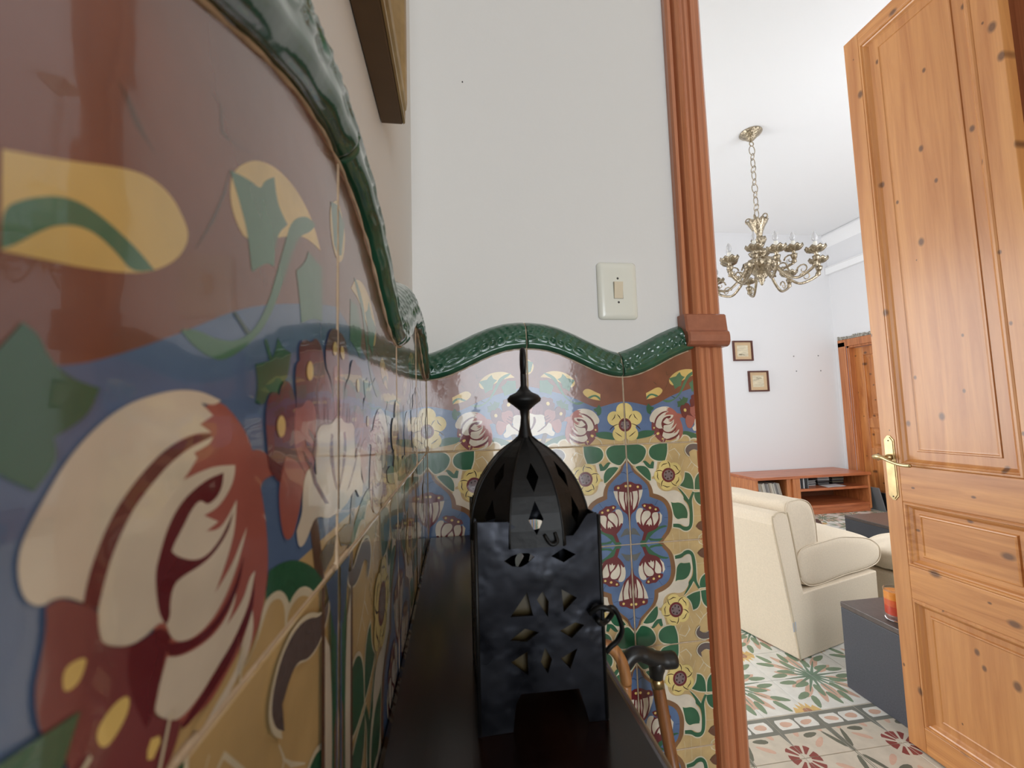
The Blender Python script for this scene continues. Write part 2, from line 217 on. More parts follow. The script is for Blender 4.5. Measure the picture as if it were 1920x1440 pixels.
FIELD="cream:499,-38 464,-86 530,-57 587,-124 565,-170 563,-170 579,-126 528,-65 460,-92 497,-36;cream:703,-198 744,-236 806,-287 804,-289 738,-242 701,-200;cream:689,-167 714,-208 657,-274 655,-272 706,-206 687,-169;cream:742,-240 705,-299 703,-297 740,-238;cream:528,-884 528,-1002 526,-1002 526,-884;cream:624,-912 627,-994 625,-994 622,-912;cream:452,-923 464,-998 462,-998 450,-923;cream:699,-759 789,-761 789,-763 699,-761;cream:743,-964 773,-1018 771,-1020 741,-966;cream:454,-96 499,-174 497,-176 452,-98;cream:622,-180 592,-256 590,-254 620,-180;cream:795,-939 745,-968 724,-1016 722,-1016 739,-962 793,-937;cream:860,-343 936,-461 934,-463 858,-345;cream:1003,-120 913,-231 991,-288 989,-290 905,-231 1001,-118;cream:923,-651 962,-730 912,-804 910,-802 954,-730 921,-653;white:233,-389 251,-360 307,-363 318,-453 396,-502 520,-479 597,-551 594,-596 633,-636 652,-719 647,-787 643,-854 601,-866 539,-825 465,-828 454,-886 445,-625 392,-570 314,-528 234,-509;white:232,-261 293,-181 333,-190 312,-280 285,-331 252,-345;white:90,-221 132,-189 188,-191 238,-239 170,-228 105,-240;cream:-35,-2 102,9 181,-4 227,-52 221,-109 182,-176 127,-208 81,-221 54,-212 3,-151 -42,-74;cream:261,-20 344,5 458,7 459,-97 424,-188 333,-195 253,-156 226,-88;cream:80,-226 123,-209 215,-219 266,-302 258,-384 240,-391 159,-329 101,-259;cream:626,-298 682,-309 726,-380 723,-499 642,-490 552,-448 603,-390;cream:720,-382 771,-315 839,-293 911,-323 935,-392 890,-493 796,-509 716,-498;cream:701,-546 714,-513 808,-508 907,-540 910,-626 796,-676 723,-626;cream:447,-594 472,-606 554,-600 617,-642 647,-729 632,-786 561,-786 514,-798 470,-754 458,-684;cream:533,-446 574,-477 623,-533 656,-581 703,-500 729,-510 692,-576 700,-673 698,-782 679,-874 632,-917 573,-914 531,-880 456,-866 457,-832 532,-838 566,-869 618,-879 647,-858 662,-759 666,-669 637,-609 593,-576 596,-539 557,-484;green:-26,-9 102,-3 174,-13 216,-57 209,-109 173,-168 124,-196 83,-209 59,-201 14,-146 -30,-77;green:270,-28 344,-7 449,-1 447,-96 416,-179 334,-183 263,-149 238,-88;green:90,-232 130,-219 210,-230 254,-300 250,-375 234,-381 165,-318 112,-263;green:629,-310 678,-320 715,-383 716,-489 643,-478 563,-443 615,-393;green:732,-384 777,-325 837,-305 902,-331 923,-393 883,-483 799,-497 725,-490;green:712,-550 723,-520 806,-520 896,-544 899,-621 796,-664 733,-619;green:455,-603 479,-616 552,-612 607,-649 635,-726 623,-778 558,-774 517,-786 479,-746 470,-686;green:537,-457 576,-489 622,-545 652,-592 698,-511 723,-520 685,-586 688,-676 689,-774 675,-863 631,-905 575,-902 536,-869 464,-857 466,-824 538,-828 569,-857 618,-867 644,-846 654,-750 655,-675 634,-621 595,-588 597,-551 560,-496;green:173,-176 205,-170 251,-217 273,-180 297,-189 285,-256 233,-254 195,-214;rust:-33,-137 -2,-153 51,-208 80,-262 164,-333 233,-396 261,-458 267,-507 330,-525 416,-578 459,-671 466,-761 441,-893 368,-969 325,-1018 -108,-988;blue:-34,-152 5,-176 39,-215 51,-275 135,-343 200,-406 221,-463 225,-538 280,-560 366,-594 410,-668 417,-758 397,-882 337,-945 285,-1015 -108,-988;blued:5,-301 29,-276 71,-278 71,-282 33,-288 7,-305;blued:205,-457 157,-462 157,-458 205,-453;blued:313,-581 278,-631 274,-629 309,-579;blued:413,-759 373,-757 373,-753 413,-755;blued:61,-216 65,-276 61,-276 57,-216;green:96,-987 172,-904 263,-852 376,-829 400,-846 318,-863 227,-916 151,-1006;green:178,-942 256,-962 352,-961 311,-987 208,-977;moth:2,-900 22,-836 57,-846 108,-922 53,-904;maroon:-50,-464 157,-463 137,-533 109,-606 74,-663 33,-690 12,-718 -2,-988 -37,-985 -23,-716 -60,-669;white:-15,-477 9,-478 14,-541 8,-600 -8,-643 -16,-584;white:45,-476 97,-471 103,-546 68,-633 43,-661 42,-602 53,-543;white:113,-466 157,-463 141,-526 110,-591 92,-627 112,-554;white:21,-482 32,-483 36,-564 25,-623 23,-564;maroon:-50,-464 -45,-375 34,-375 65,-395 88,-404 120,-402 151,-422 149,-459 109,-461 37,-472;dot:37,-420 34,-427 27,-431 19,-431 13,-426 10,-419 13,-411 20,-407 29,-407 35,-412;dot:118,-434 115,-441 108,-445 99,-445 93,-440 91,-432 94,-425 101,-421 109,-421 116,-426;maroon:71,-722 107,-650 304,-699 350,-739 338,-805 278,-867 213,-885 180,-898 153,-969 117,-967 145,-888 104,-849 71,-788;white:107,-643 143,-648 149,-671 128,-696 114,-739 114,-813 92,-782 75,-788 65,-736 78,-670;white:169,-676 217,-679 231,-709 213,-745 167,-779 141,-822 124,-776 126,-732 144,-696;white:256,-696 304,-699 313,-751 290,-794 256,-829 244,-754 238,-724;white:324,-696 350,-731 338,-797 299,-839 323,-774;white:225,-749 238,-791 232,-827 217,-812 204,-833 193,-810 173,-816 187,-780;maroon:133,-614 165,-598 212,-612 245,-606 275,-637 315,-647 329,-685 304,-699 240,-691 170,-661 147,-645;dot:178,-626 175,-632 169,-636 162,-636 156,-631 154,-625 157,-618 163,-614 170,-615 176,-619;dot:238,-650 234,-657 227,-662 219,-661 213,-656 210,-649 213,-641 220,-637 229,-638 235,-643;dot:296,-668 293,-675 287,-679 279,-678 274,-674 272,-667 274,-661 281,-657 288,-657 294,-662;flower:493,-253 483,-214 454,-185 415,-175 376,-185 347,-214 337,-253 347,-292 376,-321 415,-331 454,-321 483,-292;flower:439,-333 429,-294 400,-265 361,-255 322,-265 293,-294 283,-333 293,-372 322,-401 361,-411 400,-401 429,-372;flower:498,-409 488,-370 459,-341 420,-331 381,-341 352,-370 342,-409 352,-448 381,-477 420,-487 459,-477 488,-448;flower:589,-376 579,-337 550,-308 511,-298 472,-308 443,-337 433,-376 443,-415 472,-444 511,-454 550,-444 579,-415;flower:586,-280 576,-241 547,-212 508,-202 469,-212 440,-241 430,-280 440,-319 469,-348 508,-358 547,-348 576,-319;flower:563,-330 554,-284 528,-245 489,-219 443,-210 397,-219 358,-245 332,-284 323,-330 332,-376 358,-415 397,-441 443,-450 489,-441 528,-415 554,-376;ink:461,-262 461,-233 449,-203 439,-191 441,-189 457,-198 470,-232 464,-263;ink:444,-206 415,-220 391,-221 370,-243 368,-241 386,-214 413,-211 443,-204;ink:384,-292 357,-283 324,-284 310,-291 308,-288 322,-276 358,-274 386,-289;ink:326,-291 330,-323 324,-346 338,-372 335,-374 315,-348 321,-322 323,-291;ink:389,-374 371,-398 363,-429 365,-444 362,-445 354,-428 363,-393 387,-372;ink:370,-430 401,-436 421,-448 451,-443 452,-446 420,-458 398,-444 369,-433;ink:468,-395 485,-419 513,-437 528,-440 528,-443 509,-445 479,-425 466,-397;ink:515,-430 530,-402 549,-387 553,-358 556,-358 557,-391 537,-408 518,-432;ink:513,-326 541,-318 566,-297 574,-283 577,-284 573,-303 545,-326 513,-329;ink:561,-292 539,-269 530,-247 503,-234 504,-231 536,-240 547,-265 563,-290;maroon:518,-330 512,-301 496,-277 472,-261 443,-255 414,-261 390,-277 374,-301 368,-330 374,-359 390,-383 414,-399 443,-405 472,-399 496,-383 512,-359;grey:497,-330 493,-309 481,-292 464,-280 443,-276 422,-280 405,-292 393,-309 389,-330 393,-351 405,-368 422,-380 443,-384 464,-380 481,-368 493,-351;ink:487,-319 482,-311 473,-311 469,-319 473,-327 482,-327;ink:460,-294 456,-286 447,-286 442,-294 447,-302 456,-302;ink:425,-305 420,-297 411,-297 407,-305 411,-313 420,-313;ink:417,-341 412,-333 403,-333 399,-341 403,-349 412,-349;ink:444,-366 440,-358 430,-358 426,-366 430,-374 440,-374;ink:479,-355 474,-347 465,-347 461,-355 465,-363 474,-363;cream:881,-58 802,-17 726,-7 663,-29 630,-81 649,-128 686,-159 675,-109 709,-82 742,-78 809,-109 877,-109 930,-77 932,-44;greyv:871,-60 797,-26 731,-16 672,-33 640,-81 658,-124 693,-152 684,-106 719,-81 752,-78 801,-103 867,-106 920,-77 922,-46;rustd:712,-866 744,-823 803,-808 869,-815 906,-878 861,-920 795,-923 739,-897;white:890,-100 930,-150 950,-300 940,-800 910,-900 890,-800;brownd:875,0 895,0 905,-800 880,-900;green:930,0 1000,0 1000,-200 965,-400 970,-1000 945,-1000 955,-400;rust:965,-350 1000,-250 1000,-1000 968,-1000;blue:980,0 1000,0 1000,-1000 980,-1000;blued:900,0 1000,0 1000,-120 970,-150"
# ------------------------------------------------------------- room shell
RX = 4.68; YB = 4.42; XL = -2.0; YH = -3.0
OX0, OX1, OT = .62, 1.64, 1.40     # doorway in the dividing wall
YW0, YW1 = D+.020, D+.13
def wallbox(name, parts, m):
    b = MB()
    for q in parts: b.box(*q)
    return struct(b.build(name, m))
wall_left = wallbox('wall_left', [(-.15, -.026, YH, YW0, -H, CEIL)], plaster)
wall_end = wallbox('wall_front', [(-2.0, OX0, YW0, YW1, -H, CEIL), (OX1, 2.5, YW0, YW1, -H, CEIL), (4.1, RX, YW0, YW1, -H, CEIL), (2.5, 4.1, YW0, YW1, -H, -.35), (2.5, 4.1, YW0, YW1, 1.45, CEIL), (OX0, OX1, YW0, YW1, OT, CEIL)], plaster)  # opening right of the doorway is invented, cut to let the added fill in
wallbox('wall_right', [(2.4, 2.5, YH, YW0, -H, CEIL)], mat('ochre_bounce_plaster', srgb(206, 168, 122), .8, noise=.05))  # unseen wall, its ochre chosen to bounce warm light onto the left wall
wallbox('wall_back', [(-.15, .1, YH-.1, YH, -H, CEIL), (1.4, 2.5, YH-.1, YH, -H, CEIL), (.1, 1.4, YH-.1, YH, 1.2, CEIL)], plaster)
wallbox('wall_far', [(XL, RX, YB, YB+.1, -H, CEIL)], plaster_far)
wallbox('wall_living_right', [(RX, RX+.1, YW1, 3.55, -H, CEIL), (RX, RX+.1, 4.33, YB+.1, -H, CEIL), (RX, RX+.1, 3.55, 4.33, .74, CEIL)], plaster_far)
wallbox('wall_living_left', [(XL-.1, XL, YW1, 2.75, -H, CEIL), (XL-.1, XL, 4.25, YB+.1, -H, CEIL), (XL-.1, XL, 2.75, 4.25, 1.45, CEIL), (XL-.1, XL, 2.75, 4.25, -H, -.75)], plaster_far)
cb = MB(); cb.box(XL-.1, RX+.1, YW1-.02, YB+.1, CEIL, CEIL+.05); cb.box(-.15, 2.5, YH-.1, YW1-.02, CEIL, CEIL+.05)
struct(cb.build('ceiling', ceil_m))
floor = MB(); floor.box(XL-.1, RX+.2, YW0, YB+.1, -H-.1, -H-.010); floor.box(-.15, 2.5, YH-.1, YW0, -H-.1, -H-.001)
floor = struct(floor.build('floor', mat('floor_bed', srgb(150, 142, 130), .6, noise=.2)))
# cornice and conduit rail on the living room's right wall
b = MB(); b.grid([[(RX, YW1, CEIL), (RX-.05, YW1, CEIL-.004), (RX-.055, YW1, CEIL-.05), (RX-.02, YW1, CEIL-.12), (RX, YW1, CEIL-.16)],
                  [(RX, YB, CEIL), (RX-.05, YB, CEIL-.004), (RX-.055, YB, CEIL-.05), (RX-.02, YB, CEIL-.12), (RX, YB, CEIL-.16)]])
struct(b.build('trim_1', ceil_m))
b = MB(); b.box(RX-.045, RX, YW1, YB-.002, 1.615, 1.69); b.box(RX-.052, RX, YW1, YB-.002, 1.69, 1.70)
struct(b.build('trim_2', ceil_m, bevel=.004))
# ------------------------------------------------------------- painted wall tiles
CL = {'beige': (196,168,118), 'blue': (88,112,150), 'blued': (58,78,112), 'brown': (126,76,56), 'brownd': (96,66,48), 'cream': (216,206,180), 'dot': (226,198,120),
 'flower': (222,200,128), 'green': (50,98,70), 'greenb': (74,118,88), 'greend': (30,66,56), 'grey': (120,104,106), 'greyv': (98,86,84), 'ink': (56,26,26), 'maroon': (104,38,44),
 'moth': (98,100,98), 'olive': (104,92,70), 'purple': (124,64,66), 'rose': (164,94,84), 'rosed': (124,58,62), 'rust': (128,92,62), 'rustd': (104,70,54), 'white': (216,206,188), 'yellow': (216,186,112),
 'f_cream': (208,200,184), 'f_white': (228,228,222), 'f_band': (122,124,116), 'f_olive': (104,106,92), 'f_red': (140,66,60), 'f_pink': (212,176,156), 'f_green': (124,146,120), 'f_teal': (112,138,118), 'f_yellow': (222,188,122), 'f_rust': (176,128,100)}
def glaze(k):
    fl = k.startswith('f_')
    return mat(('cement_' if fl else 'glaze_')+k.replace('f_', ''), srgb(*CL[k]), .45 if fl else .16, noise=.10 if fl else .2, nscale=22, bump=.0 if fl else .22, bscale=26, coat=.15 if fl else .7, bdist=.0012, crough=.25 if fl else .03)
def clip(poly, a, b, c):
    # keep a*x + b*y + c >= 0
    out = []
    for i in range(len(poly)):
        p, q = poly[i], poly[(i+1) % len(poly)]
        dp, dq = a*p[0]+b*p[1]+c, a*q[0]+b*q[1]+c
        if dp >= 0: out.append(p)
        if (dp >= 0) != (dq >= 0):
            t = dp/(dp-dq); out.append((p[0]+t*(q[0]-p[0]), p[1]+t*(q[1]-p[1])))
    return out
def smooth_poly(p):
    if len(p) < 7: return p
    for it in range(2):
        q = []; n = len(p)
        for i in range(n):
            a, b, c = p[i-1], p[i], p[(i+1) % n]
            v0 = (b[0]-a[0], b[1]-a[1]); v1 = (c[0]-b[0], c[1]-b[1]); m = math.hypot(*v0)*math.hypot(*v1)
            if m and (v0[0]*v1[0]+v0[1]*v1[1])/m < .45: q.append(b)
            else: q += [(b[0]*.75+a[0]*.25, b[1]*.75+a[1]*.25), (b[0]*.75+c[0]*.25, b[1]*.75+c[1]*.25)]
        p = q
    return p
def decode(s):
    out = []
    for part in s.split(';'):
        c, pts = part.split(':'); out.append((c, smooth_poly([tuple(float(v)/1000 for v in q.split(',')) for q in pts.split()])))
    return out
def bot(s): return 1.0-.30*(1-math.cos(PI*s**1.12))/2
def top(s): return 1.29-.32*(1-math.cos(PI*(s**1.15)*.86))/(1-math.cos(PI*.86))
def tile_mesh(name, shapes, base, clips, outline, fu=False, fv=False, v0=0.0, size=(W, W), thick=.010, gap=.005, dz=.000014):
    """outline and shapes in tile units; fu/fv mirror the design; face at z=0 looking +z"""
    bm = bmesh.new(); used = [base]
    def X(p, z):
        x, y = p[0], p[1]+v0
        if fu: x = 1-x
        if fv: y = 1-y
        return Vector((x*size[0], y*size[1], z))
    def add(poly, z, mi):
        if len(poly) < 3: return
        vs = [bm.verts.new(X(p, z)) for p in poly]
        try: tri = tessellate_polygon([[Vector((p[0], p[1], 0)) for p in poly]])
        except Exception: return
        for t in tri:
            if len(set(t)) < 3: continue
            try: f = bm.faces.new([vs[i] for i in t])
            except ValueError: continue
            f.material_index = mi
    for r in clips: outline = clip(outline, *r)
    # body: bevelled rim
    cx = sum(p[0] for p in outline)/len(outline); cy = sum(p[1] for p in outline)/len(outline)
    n = len(outline); e = .006
    sh = lambda k: [(p[0]+(-k if p[0] > cx else k), p[1]+(-k if p[1] > cy else k)) for p in outline]
    a0, a1 = sh(0), sh(e)
    rows = [[bm.verts.new(X(p, -thick)) for p in a0], [bm.verts.new(X(p, -.0012)) for p in a0], [bm.verts.new(X(p, 0)) for p in a1]]
    for i in range(2):
        for j in range(n): bm.faces.new((rows[i][j], rows[i][(j+1) % n], rows[i+1][(j+1) % n], rows[i+1][j]))
    add(a1, 0, 0)
    for k, (c, pts) in enumerate(shapes):
        for r in clips: pts = clip(pts, *r)
        if c not in used: used.append(c)
        add(pts, dz*(k+1), used.index(c))
    # faces of the painting must look outwards
    for f in bm.faces:
        f.normal_update()
        if abs(f.normal.z) > .9 and f.normal.z < 0: f.normal_flip()
    me = bpy.data.meshes.new(name); bm.to_mesh(me); bm.free()
    for c in used: me.materials.append(glaze(c))
    return me
g = .009
box_clip = [(1, 0, -g), (-1, 0, 1-g), (0, 1, -.006)]
bord = decode(BORDER); fld = decode(FIELD)
bord_out = [(0, 0), (1, 0)]+[(1-i/14, bot(i/14)+.05) for i in range(15)]
top_clip = (.30, -1, .80)
bm_n = tile_mesh('tile', bord, 'beige', box_clip+[top_clip], bord_out)
bm_m = tile_mesh('tile', bord, 'beige', box_clip+[top_clip], bord_out, fu=True)
sq = [(0, -1), (1, -1), (1, 0), (0, 0)]
fclip = [(1, 0, -g), (-1, 0, 1-g), (0, 1, .994), (0, -1, -.006)]
fm = {(a, b_): tile_mesh('tile', fld, 'beige', fclip, sq, fu=a, fv=b_, v0=1.0) for a in (False, True) for b_ in (False, True)}
def crest_mesh(fu):
    NU, NV = 220, 44; rows = []
    prof = [(0, 0), (.0050, .001), (.0078, .03), (.0100, .07), (.0116, .11), (.0122, .145), (.0120, .18), (.0116, .24), (.0112, .30), (.0104, .36), (.0092, .42), (.0078, .5), (.0058, .6), (.0034, .7), (.0005, .8), (-.006, .9), (-.019, 1.0)]
    # dense profile
    P = []
    for k in range(NV+1):
        t = k/NV*(len(prof)-1); i = min(int(t), len(prof)-2); f_ = t-i; P.append((prof[i][0]*(1-f_)+prof[i+1][0]*f_, prof[i][1]*(1-f_)+prof[i+1][1]*f_))
    bmx = MB()
    for i in range(NU+1):
        u = .006+(1-.012)*i/NU; s = 1-u; lo, hi = bot(s), top(s); L = u*W; row = []
        for o, h in P:
            d = 0
            if .19 < h < .98:
                env = min(1, (h-.19)/.05, (.98-h)/.12)
                ph = L/.0235+.5*math.sin(L*47); c = ph-math.floor(ph)-.5; sc = .5+.5*math.sin(math.floor(ph)*2.4)
                hh = (h-.37)/(.085+.03*sc); rr = math.hypot(c*2.3, hh)
                d -= (.0018+.0022*sc)*env*math.exp(-(rr/.62)**4)
                d += .0012*env*math.exp(-((rr-1.05)/.2)**2)
                e2 = env*max(0, min(1, (h-.47)/.08))*(1-.6*max(0, min(1, (h-.6)/.3))); d += e2*(.0009*math.sin(L*420+h*18)+.0007*math.sin(h*44-L*260+2*math.sin(L*90)))
            d += .0003*math.sin(L*190+h*9)
            if i in (0, NU) : d -= .003
            if i in (1, NU-1): d -= .0008
            x = (1-u) if fu else u
            row.append((x*W, (lo+(hi-lo)*h)*W, o+d))
        rows.append(row)
    bmx.grid(rows)
    for r_ in (rows[0], rows[-1]): bmx.poly(r_)
    bmesh.ops.recalc_face_normals(bmx.b, faces=bmx.b.faces)
    me = bpy.data.meshes.new('crest_tile'); bmx.b.to_mesh(me); bmx.b.free(); me.materials.append(crest_m)
    return me
cm_n, cm_m = crest_mesh(False), crest_mesh(True)
RL = Matrix(((0, 0, 1, 0), (1, 0, 0, 0), (0, 1, 0, 0), (0, 0, 0, 1)))     # tile x->+Y, y->+Z, z->+X
RF = Matrix(((1, 0, 0, 0), (0, 0, -1, 0), (0, 1, 0, 0), (0, 0, 0, 1)))    # tile x->+X, y->+Z, z->-Y
def put(name, me, R, loc, parent):
    o = bpy.data.objects.new(name, me); COL.objects.link(o); o.parent = parent
    jit = Matrix.Rotation(random.uniform(-.0012, .0012), 4, 'X') @ Matrix.Rotation(random.uniform(-.0012, .0012), 4, 'Y')
    o.matrix_world = Matrix.Translation(loc) @ R @ jit; return o
for k in range(7):
    m_ = k % 2 == 0; y0 = D-(k+1)*W
    put('tile', bm_m if m_ else bm_n, RL, (0, y0, ZJ), wall_left)
    put('crest_tile', cm_m if m_ else cm_n, RL, (-.002, y0, ZJ), wall_left)
    for r in range(6):
        if -.068-W*(r+1) > -H-.15: put('tile', fm[(m_, r % 2 == 1)], RL, (0, y0, ZJ-W*(r+1)), wall_left)
ec = (-1, 0, .782)
bm_e = tile_mesh('tile', bord, 'beige', box_clip+[top_clip, ec], bord_out)
fm_e = {b_: tile_mesh('tile', fld, 'beige', fclip+[ec], sq, fv=b_, v0=1.0) for b_ in (False, True)}
for k in range(3):
    m_ = k % 2 == 1; x0 = k*W
    put('tile', bm_e if k == 2 else bm_m if m_ else bm_n, RF, (x0, D, ZJ), wall_end)
    if k < 2: put('crest_tile', cm_m if m_ else cm_n, RF, (x0, D+.002, ZJ), wall_end)
    for r in range(6): put('tile', fm_e[r % 2 == 1] if k == 2 else fm[(m_, r % 2 == 1)], RF, (x0, D, ZJ-W*(r+1)), wall_end)
# last crest piece runs into the door casing
me = cm_n.copy(); bmx = bmesh.new(); bmx.from_mesh(me)
bmesh.ops.bisect_plane(bmx, geom=bmx.verts[:]+bmx.edges[:]+bmx.faces[:], plane_co=(.158, 0, 0), plane_no=(1, 0, 0), clear_outer=True)
bmx.to_mesh(me); bmx.free(); put('crest_tile', me, RF, (2*W, D+.002, ZJ), wall_end)
# mortar bed and the mortar bead over the crest
def bed(R, n, loc, parent, xs):
    b = MB(); pts = []
    for i in range(n*24+1):
        u = i/24; ph = u % 2; s = abs(ph-1); pts.append((u*W, top(s)*W+.0006))
    for i in range(len(pts)-1):
        (xa, za), (xb, zb) = pts[i], pts[i+1]
        b.poly([(xa, -1.08, -.0010), (xb, -1.08, -.0014), (xb, zb-.020, -.0010), (xa, za-.020, -.0010)])
        b.poly([(xa, za-.020, -.0010), (xb, zb-.020, -.0010), (xb, zb, -.0215), (xa, za, -.0215)])
        b.poly([(xa, za, -.0215), (xb, zb, -.0215), (xb, zb+.001, -.03), (xa, za+.001, -.03)])
    o = b.build('mortar_bed', grout, parent, fix=False)
    o.matrix_world = Matrix.Translation(loc) @ R @ Matrix.Diagonal((xs, 1, 1, 1)); return o
bed(RL, 8, (0, D, ZJ), wall_left, -1)
b = MB()
pts = [(i/24*W, top(abs((i/24) % 2-1))*W+.0006) for i in range(24*3+1) if i/24*W < .553]
for i in range(len(pts)-1):
    (xa, za), (xb, zb) = pts[i], pts[i+1]
    b.poly([(xa, -1.08, -.0010), (xb, -1.08, -.0014), (xb, zb-.020, -.0010), (xa, za-.020, -.0010)])
    b.poly([(xa, za-.020, -.0010), (xb, zb-.020, -.0010), (xb, zb, -.0215), (xa, za, -.0215)])
    b.poly([(xa, za, -.0215), (xb, zb, -.0215), (xb, zb+.001, -.03), (xa, za+.001, -.03)])
o = b.build('mortar_bed', grout, wall_end, fix=False); o.matrix_world = Matrix.Translation((0, D, ZJ)) @ RF
for R_, n_, par, org, sg in ((RL, 7, wall_left, (0, D, ZJ), -1), (RF, 2.765, wall_end, (0, D, ZJ), 1)):
    b = MB(); P = [(sg*i/24*W, bot(abs((i/24) % 2-1))*W-.0013, .0001+.0003*math.sin(i*1.7)) for i in range(int(n_*24)+1)]
    b.tube(P, [.0011+.0003*math.sin(i*2.3) for i in range(len(P))], 6)
    o = b.build('mortar_bead', grout, par, smooth=True); o.matrix_world = Matrix.Translation(org) @ R_
# raised pointing in the joints
def wob(a, b_, n, r):
    return [tuple(a[i]+(b_[i]-a[i])*k/n+(random.uniform(-.00025, .00025) if i < 2 else 0) for i in range(3)) for k in range(n+1)], [r*random.uniform(.75, 1.15) for k in range(n+1)]
for R_, n_, xmax, par, org, sg, rad_ in ((RL, 7, 1.39, wall_left, (0, D, ZJ), -1, .0016), (RF, 3, .551, wall_end, (0, D, ZJ), 1, .0011)):
    b = MB()
    for k in range(1, n_):
        if k*W > xmax: continue
        P, r_ = wob((sg*k*W, -1.08, -.0007), (sg*k*W, bot(abs(k % 2-1))*W, -.0007), 90, rad_); b.tube(P, r_, 6)
    for r in range(6):
        P, r_ = wob((0, -W*r, -.0009), (sg*xmax, -W*r, -.0009), 90, rad_*.95); b.tube(P, r_, 6)
    o = b.build('joint_pointing', grout, par, smooth=True); o['kind'] = 'stuff'; o.matrix_world = Matrix.Translation(org) @ R_
# ------------------------------------------------------------- cement floor tiles of the living room
FT = (.185, .182); FX, FY = 1.169, 1.293
def ellp(cx, cy, rx, ry, a=0, n=10, p=1):
    ca, sa = math.cos(a), math.sin(a); out = []
    for i in range(n):
        t = 2*PI*i/n; x, y = rx*math.cos(t), ry*math.sin(t)*(1-.25*math.cos(t)*p); out.append((cx+x*ca-y*sa, cy+x*sa+y*ca))
    return out
def ray_(c, a, r0, r1, w0, w1):
    ca, sa = math.cos(a), math.sin(a); f = lambda r, w: (r*ca-w*sa, r*sa+w*ca)
    return (c, [f(r0, -w0), f(r1, -w1), f(r1*1.04, 0), f(r1, w1), f(r0, w0)])
def rad(x): return x*PI/180
outer = [('f_pink', ellp(.55, .28, .17, .05, rad(35))), ('f_pink', ellp(.30, .60, .16, .055, rad(70))), ('f_pink', ellp(.75, .62, .14, .05, rad(120))),
         ('f_olive', ellp(.52, .46, .15, .055, rad(8))), ('f_olive', ellp(.87, .30, .23, .045, rad(112))), ('f_olive', ellp(.20, .80, .05, .12, rad(10))), ('f_olive', ellp(.70, .86, .15, .05, rad(60))),
         ('f_red', ray_('', rad(12), .10, .27, .014, .055)[1]), ('f_red', ray_('', rad(47), .10, .30, .014, .055)[1]), ('f_red', ray_('', rad(80), .10, .27, .014, .055)[1]),
         ('f_olive', [(.975, 0), (.988, 0), (.988, 1), (.975, 1)])]
strip = [q for q in outer if q[0] != 'f_olive' or q[1][0][1] < .8]+[('f_cream', [(0, .55), (1, .55), (1, 1), (0, 1)]), ('f_band', [(0, .55), (1, .55), (1, .98), (0, .98)]),
         ('f_white', [(.10, .64), (.47, .64), (.49, .70), (.49, .84), (.45, .89), (.12, .89), (.09, .84), (.08, .70)]), ('f_white', [(.53, .70), (.56, .64), (.90, .64), (.93, .70), (.92, .84), (.89, .89), (.56, .89), (.53, .84)]),
         ('f_pink', ellp(.28, .765, .13, .07)), ('f_pink', ellp(.72, .765, .14, .06, rad(12))), ('f_band', [(.49, .9), (.53, .9), (.52, .60), (.5, .58)]),
         ('f_band', [(0, .6), (.06, .6), (.01, .28), (0, .28)]), ('f_band', [(.955, 0), (.965, 0), (.985, .55), (.94, .55)]), ('f_olive', [(.985, 0), (1, 0), (1, .55), (.985, .55)])]
inner = []
for a_, r_ in ((12, .62), (34, .78), (56, .78), (78, .62)):
    inner.append(('f_pink', ellp(math.cos(rad(a_+9))*r_*.85, math.sin(rad(a_+9))*r_*.85, .26, .075, rad(a_+9))))
for a_ in (0, 22, 45, 68, 90): inner.append(ray_('f_teal', rad(a_), .0, .66, .040, .010))
for a_, r_ in ((10, .72), (27, .52), (63, .52), (80, .74), (38, .92), (52, .98)):
    inner.append(('f_green', ellp(math.cos(rad(a_))*r_, math.sin(rad(a_))*r_,   .20, .072, rad(a_-14 if a_ < 45 else a_+14))))
inner += [('f_teal', ellp(0, 0, .15, .15)), ('f_yellow', [(.70, 1), (.78, .84), (.86, .90), (.88, .76), (.95, .86), (1, .70), (1, 1)]), ('f_rust', ellp(1, 1, .10, .10))]
full = [(1, 0, -.004), (-1, 0, .996), (0, 1, -.004), (0, -1, .996)]; sq1 = [(0, 0), (1, 0), (1, 1), (0, 1)]
FM = {}
for nm, sh, bs in (('o', outer, 'f_cream'), ('s', strip, 'f_cream'), ('i', inner, 'f_white')):
    for a in (False, True):
        for b_ in (False, True): FM[(nm, a, b_)] = tile_mesh('floor_tile', sh, bs, full, sq1, fu=a, fv=b_, size=FT, thick=.009, dz=.00001)
def floor_kind(i, j):
    fu = i % 2 != 0
    if j == 0: return ('s', fu, False)
    if j < 0: return ('o', fu, j % 2 != 0)
    return ('i', fu, j % 2 != 0)
def visible(x, y):
    # the part of the floor the doorway shows with tiles big enough to pick apart
    return (.95 < x < 2.05 and .95 < y < 2.15) or (2.5 < x < 4.6 and 2.9 < y < 4.0 and .75*x < y+.25)
rest = bmesh.new(); mats_r = []
for i in range(-17, 19):
    for j in range(-2, 17):
        x, y = FX+i*FT[0], FY+j*FT[1]; me = FM[floor_kind(i, j)]
        if visible(x, y):
            o = bpy.data.objects.new('floor_tile', me); COL.objects.link(o); o.parent = floor; o.location = (x, y, -H-.0008+random.uniform(-.0002, .0002))
        elif x > XL-.1 and x < RX-.02 and y < YB-.05:
            tmp = me.copy(); tmp.transform(Matrix.Translation((x, y, -H-.0008)))
            idx = []
            for m_ in me.materials:
                if m_ not in mats_r: mats_r.append(m_)
                idx.append(mats_r.index(m_))
            for p_ in tmp.polygons: p_.material_index = idx[p_.material_index]
            rest.from_mesh(tmp); bpy.data.meshes.remove(tmp)
me = bpy.data.meshes.new('floor_tiles'); rest.to_mesh(me); rest.free()
